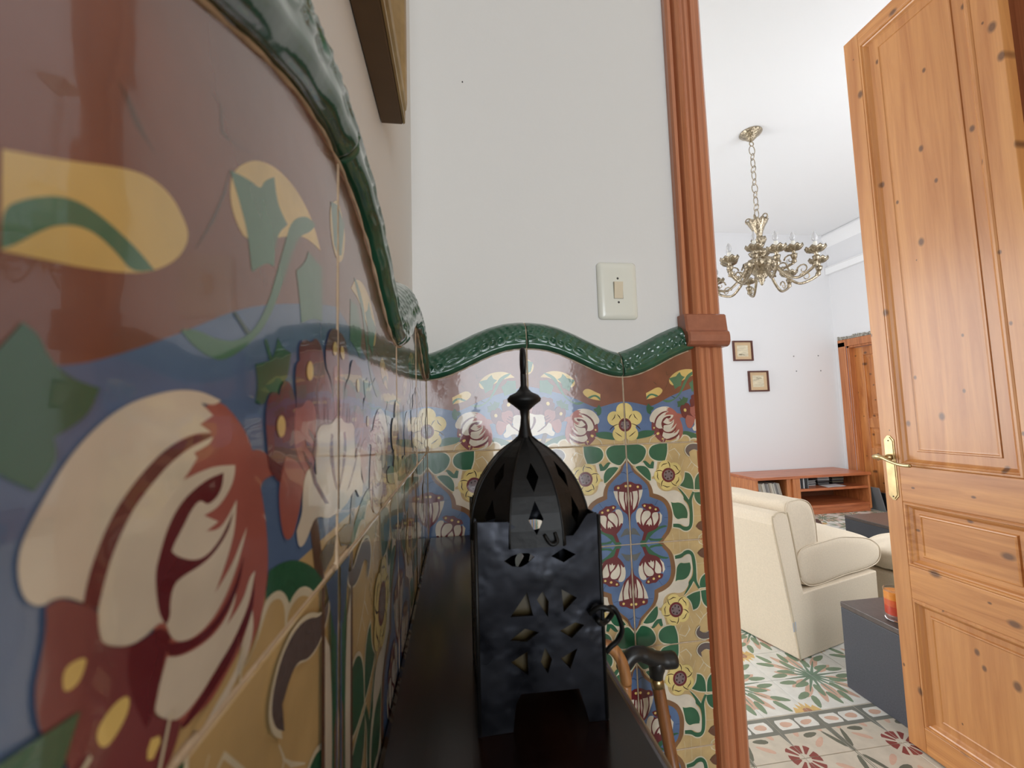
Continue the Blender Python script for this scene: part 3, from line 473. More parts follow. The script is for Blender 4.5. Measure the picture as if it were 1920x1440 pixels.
o = link('floor_tiles', me, mats_r, floor); o['kind'] = 'stuff'
# ------------------------------------------------------------- door casing with rosette block (left side of the doorway, and the others)
def casing(name, x0, x1, yf, z0, z1, flip=False):
    # fluted profile: (fraction across, depth in front of the wall)
    pr = [(0, 0), (0, .012), (.04, .018), (.12, .018), (.16, .012), (.20, .024), (.27, .029), (.34, .024), (.38, .017), (.46, .017), (.50, .020), (.56, .020), (.60, .014), (.66, .013), (.70, .018), (.92, .018), (.97, .014), (1, .012), (1, 0)]
    b = MB(); P = [((x1-(x1-x0)*f) if flip else x0+(x1-x0)*f, yf-d) for f, d in pr]
    for i in range(len(P)-1):
        b.poly([(*P[i], z0), (*P[i+1], z0), (*P[i+1], z1), (*P[i], z1)])
    return b.build(name, frame_w, fix=True)
df = empty('door_frame', (.59, D+.02, -H), kind='structure')
def under(o, p): o.parent = p; o.matrix_parent_inverse = p.matrix_world.inverted(); return o
bpy.context.view_layer.update()
under(casing('casing', .547, .634, D+.02, -H, OT+.06), df)
under(casing('casing', OX1-.012, OX1+.075, D+.02, -H, OT+.06, True), df)
b = MB(); b.box(.634, OX1-.012, D-.008, D+.02, OT-.012, OT+.075); under(b.build('head_casing', frame_w, bevel=.004), df)
b = MB(); b.box(OX0, OX0+.014, D+.012, YW1+.01, -H, OT); b.box(OX1-.014, OX1, D+.012, YW1-.03, -H, OT); b.box(OX0, OX1, D+.012, YW1-.03, OT-.014, OT)
under(b.build('jamb', frame_w), df)
# block wrapping the casing at crest height: sloped face above, rolled lip below
b = MB(); prof = [(0, .203), (.026, .203), (.030, .200), (.034, .166), (.039, .162), (.041, .155), (.041, .142), (.037, .135), (.030, .132), (0, .132)]
rows = [[(x, D+.02-d, z) for d, z in prof] for x in (.541, .545, .634, .637)]
rows[0] = [(x, y+(.003 if y < D+.015 else 0), z) for x, y, z in rows[0]]; rows[-1] = [(x, y+(.003 if y < D+.015 else 0), z) for x, y, z in rows[-1]]
b.grid(rows); b.poly(rows[0]); b.poly(rows[-1])
o = b.build('corner_block', block_w); under(o, df)
for p_ in o.data.polygons: p_.use_smooth = False
# ------------------------------------------------------------- the pine door leaf standing open into the living room
DX = 1.556; Y0, Y1, Z0, Z1 = .856, 1.287, -1.150, 1.373
dl = empty('door_1', (DX+.017, .86, -H), kind='structure'); bpy.context.view_layer.update()
def dpart(name, m, boxes, bev=.0015):
    b = MB()
    for q in boxes: b.box(DX, DX+.036, *q)
    return under(b.build(name, m, bevel=bev), dl)
SY = 1.233; SR = .915
dpart('stile', door_v, [(SY, Y1, Z0+.006, Z1)]); dpart('stile', door_v, [(Y0, SR, Z0+.006, Z1)])
rails = [(Z0+.006, -1.062), (-.652, -.545), (-.333, -.213), (1.322, Z1)]
for z0, z1 in rails: dpart('rail', door_h, [(SR, SY, z0, z1)])
def dpanel(z0, z1, steps, m):
    b = MB(); rings = []
    for ins, dep in steps:
        rings.append([(DX+dep, SR+ins, z0+ins), (DX+dep, SY-ins, z0+ins), (DX+dep, SY-ins, z1-ins), (DX+dep, SR+ins, z1-ins)])
    R = [[b.b.verts.new(p) for p in r] for r in rings]
    for i in range(len(R)-1):
        for j in range(4): b.b.faces.new((R[i][j], R[i][(j+1) % 4], R[i+1][(j+1) % 4], R[i+1][j]))
    b.b.faces.new(R[-1]); b.b.faces.new([b.b.verts.new(p) for p in [(DX+.030, SR, z0), (DX+.030, SY, z0), (DX+.030, SY, z1), (DX+.030, SR, z1)]])
    return under(b.build('panel', m), dl)
mould = [(0, .001), (.004, -.003), (.009, -.003), (.011, .002), (.015, .004), (.020, .011), (.024, .015)]
dpanel(-.213, 1.322, mould+[(.050, .015), (.052, .012), (.056, .012), (.058, .015), (.062, .0155)], door_v)
dpanel(-.545, -.333, mould+[(.036, .015), (.039, .011), (.043, .0105), (.046, .0125)], door_h)
dpanel(-1.062, -.652, mould+[(.040, .015), (.043, .011), (.047, .0105), (.050, .0125)], door_v)
# handle plate and lever
b = MB(); hy, z0, z1 = 1.2575, -.334, -.112; w_, c_ = .0165, .014
out = [(-w_, z0+c_), (-w_+.004, z0+c_*.7), (-.005, z0), (.005, z0), (w_-.004, z0+c_*.7), (w_, z0+c_), (w_, z1-c_), (w_-.004, z1-c_*.7), (.005, z1), (-.005, z1), (-w_+.004, z1-c_*.7), (-w_, z1-c_)]
b.extrude2d([out], lambda x, y, t: (DX-t, hy+x, y), .0022, True)
inn = [(x*.78, z0+(y-z0)*.955+(z1-z0)*.0225) for x, y in out]
b.extrude2d([inn], lambda x, y, t: (DX-.0022-t, hy+x, y), .0022, True)
hp = under(b.build('handle_plate', brass, bevel=.0006), dl)
bpy.context.view_layer.update()
b = MB()
b.lathe([(0, 0), (.0105, 0), (.0105, .006), (.0085, .010), (.0065, .012), (.006, .034), (.0085, .037), (.0085, .041), (0, .043)], n=20)
for v in b.b.verts: v.co = Vector((DX-.0044-v.co.z, hy+v.co.x, -.187+v.co.y))
P = spline([(DX-.042, hy+.022, -.187), (DX-.043, hy+.010, -.184), (DX-.042, hy-.008, -.187), (DX-.042, hy-.030, -.196), (DX-.041, hy-.055, -.204), (DX-.040, hy-.080, -.206), (DX-.039, hy-.094, -.204)], 5)
rr = [.0075, .008, .0085, .008, .007, .0065, .006, .0058, .0056, .0055, .0055, .0056, .0058, .006, .0062]
b.tube(P, [rr[min(i*len(rr)//len(P), len(rr)-1)] for i in range(len(P)-1)]+[.003], 12)
lv = under(b.build('lever_handle', brass, smooth=True), dl)
for zz in (z0+.012, z1-.018):
    b = MB(); b.lathe([(0, 0), (.0026, 0), (.0022, .001), (0, .0012)], n=10)
    for v in b.b.verts: v.co = Vector((DX-.0044-v.co.z, hy+v.co.x, zz+v.co.y))
    under(b.build('screw', darkm), dl)
# ------------------------------------------------------------- light switch
sw = empty('light_switch', (.405, D+.02, .258), label='ivory light switch with one small rocker on the white end wall', cat='switch')
b = MB(); n = 6; rings = []
for ins, dep in ((0, .0005), (0, .003), (.003, .006), (.009, .0078), (.014, .008)):
    r = []; hx, hz, rc = .044-ins, .0625-ins, max(.009-ins*.3, .004)
    for cx, cz, a0 in ((1, 1, 0), (-1, 1, 90), (-1, -1, 180), (1, -1, 270)):
        for k in range(n+1):
            a = rad(a0+90*k/n); r.append((cx*(hx-rc)+rc*math.cos(a), -dep, cz*(hz-rc)+rc*math.sin(a)))
    rings.append(r)
b.grid(rings, True); b.poly(rings[-1]); b.build('cover_plate', ivory, sw)
b = MB(); b.poly([(-.0095, -.009, -.0175), (.0095, -.009, -.0175), (.0095, -.0135, .0175), (-.0095, -.0135, .0175)]); b.poly([(-.0095, -.0078, -.0175), (-.0095, -.009, -.0175), (-.0095, -.0135, .0175), (-.0095, -.0078, .0175)]); b.poly([(.0095, -.0078, -.0175), (.0095, -.009, -.0175), (.0095, -.0135, .0175), (.0095, -.0078, .0175)]); b.poly([(-.0095, -.0135, .0175), (.0095, -.0135, .0175), (.0095, -.0078, .0175), (-.0095, -.0078, .0175)]); b.poly([(-.0095, -.009, -.0175), (.0095, -.009, -.0175), (.0095, -.0078, -.0175), (-.0095, -.0078, -.0175)])
b.build('rocker', beigep, sw)
b = MB(); fr = [(-.0108, -.0185), (.0108, -.0185), (.0108, .0185), (-.0108, .0185)]; ri = [(x*.9, y*.95) for x, y in fr]
b.extrude2d([fr, ri], lambda x, y, t: (x, -.0079-t, y), .0006); b.build('rocker_rim', mat('grey_rim', srgb(170, 165, 150), .4), sw)
for zz in (.026, -.026):
    b = MB(); b.lathe([(0, .0085), (.0022, .0085), (.0026, .0078)], n=12)
    for v in b.b.verts: v.co = Vector((v.co.x, -v.co.z, zz+v.co.y))
    b.build('screw', darkm, sw)
# ------------------------------------------------------------- gilt picture frame on the left wall, seen from below
gf = empty('picture_frame', (-.026, .18, .70), label='gilt picture frame hanging high on the left wall above the green crest', cat='picture frame')
zb, zt, ya, yb = .353-.70, .55, .484-.18, -.62
def ring_frame(b, prof, y0, y1, z0, z1):
    rows = []
    for ins, x in prof: rows.append([(x, y0+ins, z0+ins), (x, y1-ins, z0+ins), (x, y1-ins, z1-ins), (x, y0+ins, z1-ins)])
    R = [[b.b.verts.new(p) for p in r] for r in rows]
    for i in range(len(R)-1):
        for j in range(4): b.b.faces.new((R[i][j], R[i][(j+1) % 4], R[i+1][(j+1) % 4], R[i+1][j]))
b = MB(); ring_frame(b, [(.0005, .0262), (.0015, .0285), (.004, .0290), (.006, .0275), (.008, .027), (.011, .031), (.015, .0325), (.019, .031), (.022, .027), (.030, .020), (.034, .021), (.037, .018), (.040, .012)], yb, ya, zb, zt)
fo = b.build('frame_moulding', gilt, gf)
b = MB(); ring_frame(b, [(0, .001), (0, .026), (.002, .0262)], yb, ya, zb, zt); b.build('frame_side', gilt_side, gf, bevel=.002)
b = MB(); b.box(.001, .010, yb+.035, ya-.035, zb+.035, zt-.035); b.build('canvas', mat('dark_canvas', srgb(92, 80, 62), .6, noise=.5, nscale=7), gf)
# ------------------------------------------------------------- console table
TZ = -.227
ct = empty('console_table', (.095, 0, -H), label='narrow dark mahogany console table along the tiled left wall', cat='table')
bpy.context.view_layer.update()
b = MB(); b.box(.0015, .188, -1.1, D-.0015, TZ-.022, TZ); under(b.build('tabletop', mahog, bevel=.004), ct)
b = MB(); b.tube([(.186, -1.1, TZ-.011), (.186, D-.002, TZ-.011)], .0085, 12); o = under(b.build('edge_moulding', mahog_e, smooth=True), ct)
b = MB(); b.box(.012, .16, -1.05, D-.04, TZ-.09, TZ-.0225); under(b.build('apron', mahog), ct)
for x, y in ((.03, -1.03), (.14, -1.03), (.03, D-.07), (.14, D-.07)):
    b = MB(); b.grid([[(x+sx*w, y+sy*w, z) for sx, sy in ((-1, -1), (1, -1), (1, 1), (-1, 1))] for w, z in ((.011, -H), (.013, -H+.1), (.018, TZ-.10), (.019, TZ-.0902))], True, True)
    o = under(b.build('leg', mahog), ct)
    for p_ in o.data.polygons: p_.use_smooth = False
# ------------------------------------------------------------- black iron lantern
LX, LY = .1165, .356
lan = empty('iron_lantern', (LX, LY, TZ), label='black iron Moorish lantern with pierced dome standing on the dark console table', cat='lantern')
amber = mat('amber_glass', srgb(72, 60, 34), .35, noise=.3, nscale=40)
HWD = .0475
def rel(pts): return [(x-LX, z-TZ) for x, z in pts]
outl = rel([(.069, -.227), (.069, -.0785), (.0935, -.0795), (.100, -.084), (.105, -.0915), (.112, -.0925), (.143, -.0925), (.147, -.088), (.153, -.0795), (.155, -.0775), (.162, -.0765), (.164, -.227), (.150, -.2265), (.1465, -.214), (.143, -.2025), (.100, -.2015), (.096, -.208), (.0935, -.2265)])
def dia(cx, cz, a, b_): return rel([(cx-a, cz), (cx, cz-b_), (cx+a, cz), (cx, cz+b_)])
def curl(cx, cz, a, b_): return rel([(cx-a, cz-.0005), (cx-a*.5, cz-b_*.8), (cx+.001, cz-b_), (cx+a*.5, cz-b_*.6), (cx+a, cz+.001), (cx+a*.6, cz+b_*.7), (cx, cz+b_*.75), (cx-a*.5, cz+b_*.5)])
holes = [curl(.1015, -.107, .0115, .0058), dia(.1350, -.1065, .0095, .0052),
         rel([(.0935, -.1475), (.1065, -.1310), (.1105, -.1480)]), rel([(.1135, -.1370), (.1180, -.1310), (.1225, -.1390), (.1215, -.1500)]), rel([(.1325, -.1310), (.1440, -.1380), (.1335, -.1475)]),
         rel([(.0925, -.1640), (.1040, -.1565), (.1145, -.1600), (.1050, -.1660)]), rel([(.1300, -.1605), (.1420, -.1555), (.1490, -.1580), (.1390, -.1665)]),
         rel([(.0930, -.1790), (.1055, -.1725), (.1055, -.1890)]), rel([(.1150, -.1810), (.1185, -.1710), (.1235, -.1800), (.1200, -.1895)]), rel([(.1300, -.1800), (.1430, -.1740), (.1370, -.1880)])]
def warp(x, z):
    # hammered sheet: a boss in the middle of the pierced star, a slight twist
    r = math.hypot(x-.003, z-(.227-.158)); return .0035*math.exp(-(r/.018)**2)+.0012*math.sin(x*70+z*30)
for ang, nm in ((0, 'front_plate'), (90, 'side_plate'), (180, 'back_plate'), (270, 'side_plate')):
    R = Matrix.Rotation(rad(ang), 3, 'Z'); b = MB()
    b.extrude2d([outl]+holes, lambda x, z, t: R @ Vector((x, -HWD+t, z)), .0011)
    o = b.build(nm, worn, lan)
for sx, sy in ((-1, -1), (1, -1), (1, 1), (-1, 1)):
    b = MB(); b.tube([(sx*(HWD-.0006), sy*(HWD-.0006), .001), (sx*(HWD-.0006), sy*(HWD-.0006), .149)], .0016, 6); b.build('corner_post', iron, lan)
b = MB(); b.box(-.034, .034, -.040, -.0385, .03, .11); b.build('amber_pane', amber, lan)
b = MB(); b.lathe([(0, .028), (.030, .028), (.032, .034), (.030, .035), (0, .034)], n=16); b.build('inner_tray', iron, lan)
# dome: eight pierced gores
def rad_z(h):   # radius against height over the table
    K = [(.128, .0490), (.140, .0485), (.152, .0465), (.165, .0425), (.175, .0375), (.185, .0305), (.193, .0235), (.199, .0165), (.204, .0090), (.208, .0050)]
    for (h0, r0_), (h1, r1_) in zip(K, K[1:]):
        if h <= h1: return r0_+(r1_-r0_)*(h-h0)/(h1-h0)
    return K[-1][1]
b = MB(); b1, b2 = (.137, .148, .161), (.167, .1775, .188)
hs = sorted(set([.128, .208]+list(b1)+list(b2)+[.128+.004*k for k in range(21)]))
def half(h):
    for (lo, mi, hi), wm in ((b1, .0058), (b2, .0048)):
        if lo < h < hi: return wm*((h-lo)/(mi-lo) if h < mi else (hi-h)/(hi-mi))
    return 0
for k in range(8):
    R = Matrix.Rotation(rad(45*k-2), 3, 'Z')
    def pt(h, a, o_=0): r = rad_z(h)-o_; hw = rad_z(h)*math.tan(PI/8); return R @ Vector((a*hw, -r-.0006*(1-a*a), h))
    for h0, h1 in zip(hs, hs[1:]):
        for sgn in (-1, 1):
            q = []
            for h in (h0, h1):
                hw = rad_z(h)*math.tan(PI/8); q.append((sgn*min(half(h)/hw, .98), sgn*1.0))
            for o_ in (0, .0009): b.poly([pt(h0, q[0][0], o_), pt(h0, q[0][1], o_), pt(h1, q[1][1], o_), pt(h1, q[1][0], o_)])
            if half(h0) or half(h1): b.poly([pt(h0, q[0][0]), pt(h1, q[1][0]), pt(h1, q[1][0], .0009), pt(h0, q[0][0], .0009)])
b.build('dome', iron, lan, fix=False)
b = MB()
for k in range(8):
    R = Matrix.Rotation(rad(45*k-2+22.5), 3, 'Z'); b.tube([R @ Vector((0, -rad_z(h)/math.cos(PI/8), h)) for h in [.128+.005*i for i in range(17)]], .0009, 5)
b.build('rib', iron, lan)
b = MB(); b.lathe([(.0075, .204), (.0058, .210), (.0042, .217), (.0034, .224), (.0042, .230), (.0095, .2345), (.0145, .238), (.0150, .2405), (.0125, .2435), (.0070, .246), (.0042, .249), (.0028, .252), (.0026, .268), (.0026, .284), (0, .2845)], n=24); b.build('finial', iron, lan, smooth=True)
b = MB(); b.tube([(0, .0052*math.sin(2*PI*i/18), .2735+.0105*math.cos(2*PI*i/18)) for i in range(19)], .0022, 8, False); b.build('hanging_ring', iron, lan)
# latch hooks on the right side
b = MB(); b.tube(spline([(.036, -.050, .078), (.042, -.053, .083), (.049, -.054, .082), (.054, -.050, .078), (.051, -.047, .071), (.045, -.050, .070), (.041, -.052, .074)], 5), .0020, 8)
b.tube(spline([(.046, -.051, .080), (.053, -.053, .082), (.058, -.052, .074), (.0605, -.050, .064), (.058, -.048, .056), (.052, -.047, .051), (.049, -.046, .047)], 5), .0019, 8)
b.build('latch_hook', iron, lan, smooth=True)
b = MB(); b.tube(spline([(.004, -.050, .137), (.008, -.053, .131), (.013, -.052, .132), (.012, -.049, .138)], 5), .0014, 7); b.build('rivet', iron, lan, smooth=True)
# ------------------------------------------------------------- two walking sticks
cane_w = wood('cane_wood', srgb(150, 98, 58), srgb(98, 58, 34), (60, 60, 3), .3, .4)
cane_w2 = wood('bent_wood', srgb(172, 120, 72), srgb(120, 76, 42), (60, 60, 3), .35, .3)
k1 = empty('walking_stick', (.47, .66, -H), label='brown walking stick with black derby handle leaning beside the tiled end wall', cat='walking stick', group='walking sticks behind the console')
bpy.context.view_layer.update()
topp = Vector((.4145, .752, -.503)); foot = Vector((.475, .66, -H+.012))
b = MB(); b.tube([foot, foot+(topp-foot)*.5, topp], [.0075, .0095, .0115], 16); under(b.build('shaft', cane_w, smooth=True), k1)
b = MB(); b.tube([foot-(topp-foot).normalized()*.010, foot+(topp-foot).normalized()*.02], [.011, .0095], 14); under(b.build('rubber_tip', blackp), k1)
dn = (topp-foot).normalized(); b = MB(); b.tube([topp-dn*.004, topp+dn*.014], .0119, 18); under(b.build('collar', brass, smooth=True), k1)
b = MB()
b.tube(spline([topp+dn*.013, topp+Vector((.000, 0, .030)), topp+Vector((.002, 0, .045))], 4), [.0125, .0125, .013, .014, .015, .015, .015, .0145, .013], 16)
b.tube(spline([(.344, .745, -.468), (.352, .746, -.455), (.368, .748, -.444), (.388, .750, -.446), (.408, .751, -.456), (.430, .752, -.462), (.452, .752, -.463)], 5), [.010, .012, .0125, .0130, .0130]+[.0130]*10+[.0140]*10+[.0150]*5+[.013], 16)
under(b.build('derby_handle', blackp, smooth=True), k1)
k2 = empty('walking_stick', (.31, .60, -H), label='bent-wood walking stick with crook handle, half hidden behind the lantern and table', cat='walking stick', group='walking sticks behind the console')
bpy.context.view_layer.update()
b = MB(); P = spline([(.275, .60, -H+.012), (.305, .655, -.80), (.331, .700, -.50), (.3345, .703, -.455), (.326, .705, -.420), (.306, .707, -.400), (.280, .709, -.404), (.262, .711, -.428), (.258, .712, -.455)], 7)
b.tube(P, .0098, 14); under(b.build('shaft', cane_w2, smooth=True), k2)
b = MB(); b.tube([(.2743, .5985, -H+.001), (.277, .603, -H+.03)], [.0115, .0105], 14); under(b.build('rubber_tip', blackp), k2)
# ------------------------------------------------------------- living room: low media cabinet with its contents
CX0, CX1, CY0, CY1, CZ1 = 3.13, 4.485, 3.955, 4.40, -.737
cab = empty('media_cabinet', (3.8, 4.18, -H), label='low orange wooden media cabinet with open shelves against the far wall', cat='cabinet')
bpy.context.view_layer.update()
def cpart(name, m, *boxes, bev=.002):
    b = MB()
    for q in boxes: b.box(*q)
    return under(b.build(name, m, bevel=bev), cab)
cpart('top_board', cab_w, (CX0-.01, CX1+.01, CY0-.01, CY1, CZ1-.028, CZ1))
cpart('side_panel', cab_v, (CX0, CX0+.022, CY0, CY1, -H+.03, CZ1-.029)); cpart('side_panel', cab_v, (CX1-.022, CX1, CY0, CY1, -H+.03, CZ1-.029))
cpart('divider', cab_v, (3.555, 3.64, CY0, CY1-.01, -1.055, CZ1-.029))
cpart('divider', cab_v, (3.50, 3.555, CY0+.02, CY1-.01, -1.055, CZ1-.029))
cpart('shelf', cab_w, (3.641, CX1-.023, CY0+.004, CY1-.01, -.905, -.880))
cpart('bottom_board', cab_w, (CX0+.023, CX1-.023, CY0, CY1, -1.082, -1.056))
cpart('plinth', cab_w, (CX0+.01, CX1-.01, CY0+.008, CY1-.01, -H, -1.083))
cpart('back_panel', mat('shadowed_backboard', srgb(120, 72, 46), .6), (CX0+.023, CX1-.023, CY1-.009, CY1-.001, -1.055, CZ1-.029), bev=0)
pap = [mat('sleeve_%d' % i, srgb(*c), .6) for i, c in enumerate(((176, 172, 164), (150, 146, 142), (196, 190, 178), (120, 118, 118), (160, 150, 136)))]
proto = None
lp_words = ['leftmost', 'second', 'third', 'fourth', 'fifth', 'sixth', 'seventh', 'eighth', 'ninth', 'tenth', 'eleventh', 'last']
lp_shade = {0: 'pale grey', 1: 'mid grey', 2: 'cream', 3: 'dark grey', 4: 'tan'}
for i in range(12):
    b = MB(); hh = .255-.004*(i % 3); b.box(0, .0205, 0, .27, 0, hh)
    k = (i*3+1) % 5
    o = b.build('record_sleeve', pap[k], bevel=.0015); o.location = (3.218+.0222*i, CY0+.035+.004*(i % 2), -1.054); o.rotation_euler = (0, rad(-13), 0) if False else (0, rad(-11-.2*i), 0)
    tag(o, '%s record sleeve, %s from the left in the slanted row in the media cabinet' % (lp_shade[k], lp_words[i]), 'record', 'record sleeves in the media cabinet')
case_c = [mat('case_dark', srgb(42, 42, 46), .25), mat('case_light', srgb(186, 188, 190), .25), mat('case_mid', srgb(104, 106, 108), .25), mat('case_olive', srgb(112, 116, 96), .3)]
words = ['leftmost', 'second', 'third', 'fourth', 'rightmost']
for i in range(5):
    b = MB(); b.box(0, .016, 0, .14, 0, .106); k = (1, 0, 1, 0, 2)[i]
    o = b.build('disc_case', case_c[k], bevel=.001); o.location = (3.655+.024*i, CY0+.03, -.879)
    tag(o, '%s disc case, %s of the five standing upright on the cabinet shelf' % (('dark', 'light', 'grey')[(1, 0, 2).index(k)] if k != 1 else 'light', words[i]), 'disc case', 'upright disc cases')
for s, (x, n_, cols, what) in enumerate(((3.83, 6, (1, 0, 1, 2, 1, 0), 'left'), (4.00, 8, (0, 2, 0, 0, 2, 1, 2, 1), 'middle'), (4.185, 8, (0, 0, 3, 0, 2, 3, 0, 3), 'right'))):
    for j in range(n_):
        b = MB(); b.box(0, .142, 0, .125, 0, .0102)
        o = b.build('disc_case', case_c[cols[j]], bevel=.0008); o.location = (x+random.uniform(-.003, .003), CY0+.16+random.uniform(-.004, .004), -.879+.0108*j); o.rotation_euler = (0, 0, random.uniform(-.03, .03))
        lv_ = 'bottom' if j == 0 else 'top' if j == n_-1 else ('second', 'third', 'fourth', 'fifth', 'sixth', 'seventh')[j-1]+' from below'
        tag(o, 'flat disc case in the %s stack on the cabinet shelf, %s' % (what, lv_), 'disc case', 'disc cases stacked flat')
b = MB(); b.grid([[(0, 0, 0), (.07, 0, .004), (.15, 0, .002), (.22, 0, .006)], [(.02, .14, .001), (.09, .14, .004), (.16, .14, .003), (.23, .14, .005)]]); b.grid([[(0, 0, .0012), (.07, 0, .0052), (.15, 0, .0032), (.22, 0, .0072)], [(.02, .14, .0022), (.09, .14, .0052), (.16, .14, .0042), (.23, .14, .0062)]])
tag(b.build('paper_sheet', mat('white_paper', srgb(238, 238, 240), .7), loc=(3.98, CY0+.01, -.8785)), 'loose white sheet of paper lying on the cabinet shelf edge', 'paper')
# dark boards leaning by the far door
for i, (x, y, a, h_, nm) in enumerate(((4.57, 3.90, 14, .26, 'pale grey board leaning at the right end of the media cabinet'), (4.60, 3.90, 12, .20, 'black board leaning behind the grey one beside the far door'))):
    b = MB(); b.box(-.012, .0, 0, .30, 0, h_)
    o = b.build('leaning_board', [mat('grey_board', srgb(112, 116, 120), .4), mat('dark_board', srgb(40, 42, 46), .4)][i], bevel=.003); o.location = (x, y, -H+.001); o.rotation_euler = (0, rad(-90+a+48), 0) if False else (0, rad(-a), 0)
    o.location.x = RX-.165+.05*i+.055; o.location.y = y-.02; tag(o, nm, 'board')
# ------------------------------------------------------------- framed prints on the far wall
def wallpic(x, z, w, h_, label, seed):
    e = empty('framed_print', (x, YB, z), label=label, cat='picture', group='two framed prints on the far wall')
    b = MB(); o_ = [(-w/2, -h_/2), (w/2, -h_/2), (w/2, h_/2), (-w/2, h_/2)]; i_ = [(a*(1-.034/w), c*(1-.034/h_)) for a, c in o_]
    b.extrude2d([o_, i_], lambda a, c, t: (a, -t, c), .022); b.build('frame', mat('dark_red_wood', srgb(84, 44, 36), .35), e)
    b = MB(); m1 = [(a*.66, c*.66) for a, c in i_]; b.extrude2d([i_, m1], lambda a, c, t: (a, -.004-t, c), .004); b.build('mount', mat('tan_mount', srgb(206, 178, 142), .8), e)
    b = MB(); b.poly([(a, -.005, c) for a, c in m1]); m = mat('old_print_%d' % seed, srgb(216, 206, 180), .8, noise=.22, nscale=11, stretch=(1, 1, 3+seed)); b.build('print', m, e, fix=False)
    mk = mat('sepia_ink', srgb(140, 132, 112), .8); b = MB(); rnd = random.Random(seed)
    for k in range(9):
        a0 = rnd.uniform(-.8, .3)*w*.3; c0 = (rnd.uniform(-.72, -.5) if seed == 1 else rnd.uniform(.15, .6))*h_*.3; l_ = rnd.uniform(.015, .05); t_ = rnd.uniform(.002, .006)
        b.poly([(a0, -.0056, c0), (a0+l_, -.0056, c0), (a0+l_*.9, -.0056, c0+t_), (a0+.004, -.0056, c0+t_)])
    b.build('drawing', mk, e, fix=False)
wallpic(3.435, .671, .252, .240, 'small dark-framed faded print, upper left one of the pair on the white far wall', 1)
wallpic(3.611, .307, .258, .246, 'small dark-framed faded print, lower right one of the pair on the white far wall', 2)
for i, (x, z) in enumerate(((4.109, .601), (4.443, .605), (4.13, .42), (4.46, .42))):
    b = MB(); b.lathe([(0, .0), (.008, .0), (.006, .006), (0, .007)], n=8); o = b.build('wall_plug', mat('plug', srgb(140, 140, 142), .6)); o.rotation_euler = (PI/2, 0, 0); o.location = (x, YB, z)
    tag(o, ('upper left', 'upper right', 'lower left', 'lower right')[i]+' of the four grey wall plugs in the white far wall', 'wall plug', 'four wall plugs')
# ------------------------------------------------------------- far door in the living room's right wall
d2 = empty('door_2', (RX, 3.94, -H), kind='structure'); bpy.context.view_layer.update()
fw_v = wood('far_pine_upright', srgb(206, 140, 80), srgb(166, 98, 50), (14, 14, 1.2), .35, .4, .15, (6, 8, 4)); fw_c = wood('far_casing_pine', srgb(196, 126, 76), srgb(158, 92, 52), (40, 40, 1.2), .35, .4)
b = MB(); b.box(RX-.02, RX, 4.27, 4.36, -H, .745); b.box(RX-.02, RX, 3.50, 3.59, -H, .745); b.box(RX-.02, RX, 3.50, 4.36, .69, .775)
b.box(RX, RX+.09, 4.24, 4.27, -H, .70); b.box(RX, RX+.09, 3.59, 3.62, -H, .70); b.box(RX, RX+.09, 3.59, 4.27, .67, .70); under(b.build('casing', fw_c, bevel=.003), d2)
def slab(y0, y1, z0, z1, x0, x1, nm, m=fw_v): b = MB(); b.box(x0, x1, y0, y1, z0, z1); return under(b.build(nm, m, bevel=.002), d2)
for y0, y1 in ((4.14, 4.24), (3.62, 3.72)): slab(y0, y1, -H, .668, RX+.07, RX+.11, 'stile')
for z0, z1 in ((.57, .668), (-.27, -.16), (-.60, -.50), (-H, -1.02)): slab(3.72, 4.14, z0, z1, RX+.07, RX+.11, 'rail')
for z0, z1 in ((-.16, .57), (-.50, -.27), (-1.02, -.60)):
    b = MB(); rg = [(0, .088), (.02, .088), (.05, .076), (.055, .076)]
    R = [[b.b.verts.new(p) for p in [(RX+x, 3.72+i, z0+i), (RX+x, 4.14-i, z0+i), (RX+x, 4.14-i, z1-i), (RX+x, 3.72+i, z1-i)]] for i, x in rg]
    for i in range(3):
        for j in range(4): b.b.faces.new((R[i][j], R[i][(j+1) % 4], R[i+1][(j+1) % 4], R[i+1][j]))
    b.b.faces.new(R[-1]); under(b.build('panel', fw_v), d2)
b = MB(); N = 60
for i in range(N):   # broken plaster over the far door's casing
    y0 = 3.52+.84*i/N; b.box(RX-.012-random.uniform(0, .012), RX, y0, y0+.84/N*random.uniform(.8, 1.1), .777, .777+random.uniform(.022, .045))
struct(b.build('trim_3', mat('broken_plaster', srgb(170, 166, 156), .9, noise=.6, nscale=60, bump=.8, bscale=90, bdist=.01)))
# ------------------------------------------------------------- sofa seat module seen from behind
ang = math.atan2(.262, .965)
def local(o): return o
sofa = empty('sofa', (1.575, 1.752, -H), (0, 0, ang), label='cream linen armless sofa seen from behind its corner, left of the dark low table', cat='sofa')
LEN = 1.75
def slabxz(name, pts, y0, y1, m, bev=.02, seg=4, sub=0, puff=0):
    b = MB(); n = len(pts); A = [b.b.verts.new((x, y0, z)) for x, z in pts]; B = [b.b.verts.new((x, y1, z)) for x, z in pts]
    b.b.faces.new(A); b.b.faces.new(list(reversed(B)))
    for i in range(n): b.b.faces.new((A[i], A[(i+1) % n], B[(i+1) % n], B[i]))
    o = b.build(name, m, sofa, smooth=True, bevel=bev, seg=seg); return o
def slabc(name, m):
    b = MB(); pts = [(.0, .004), (.64, .004), (.645, .288), (.060, .288), (.048, .335), (-.006, .632), (-.018, .652), (-.040, .664), (-.070, .668), (-.098, .660), (-.114, .640), (-.119, .615)]
    b.extrude2d([pts], lambda x, z, t: (x, t, z), LEN); return b.build(name, m, sofa, bevel=.006, seg=3)
slabc('frame', fabric)
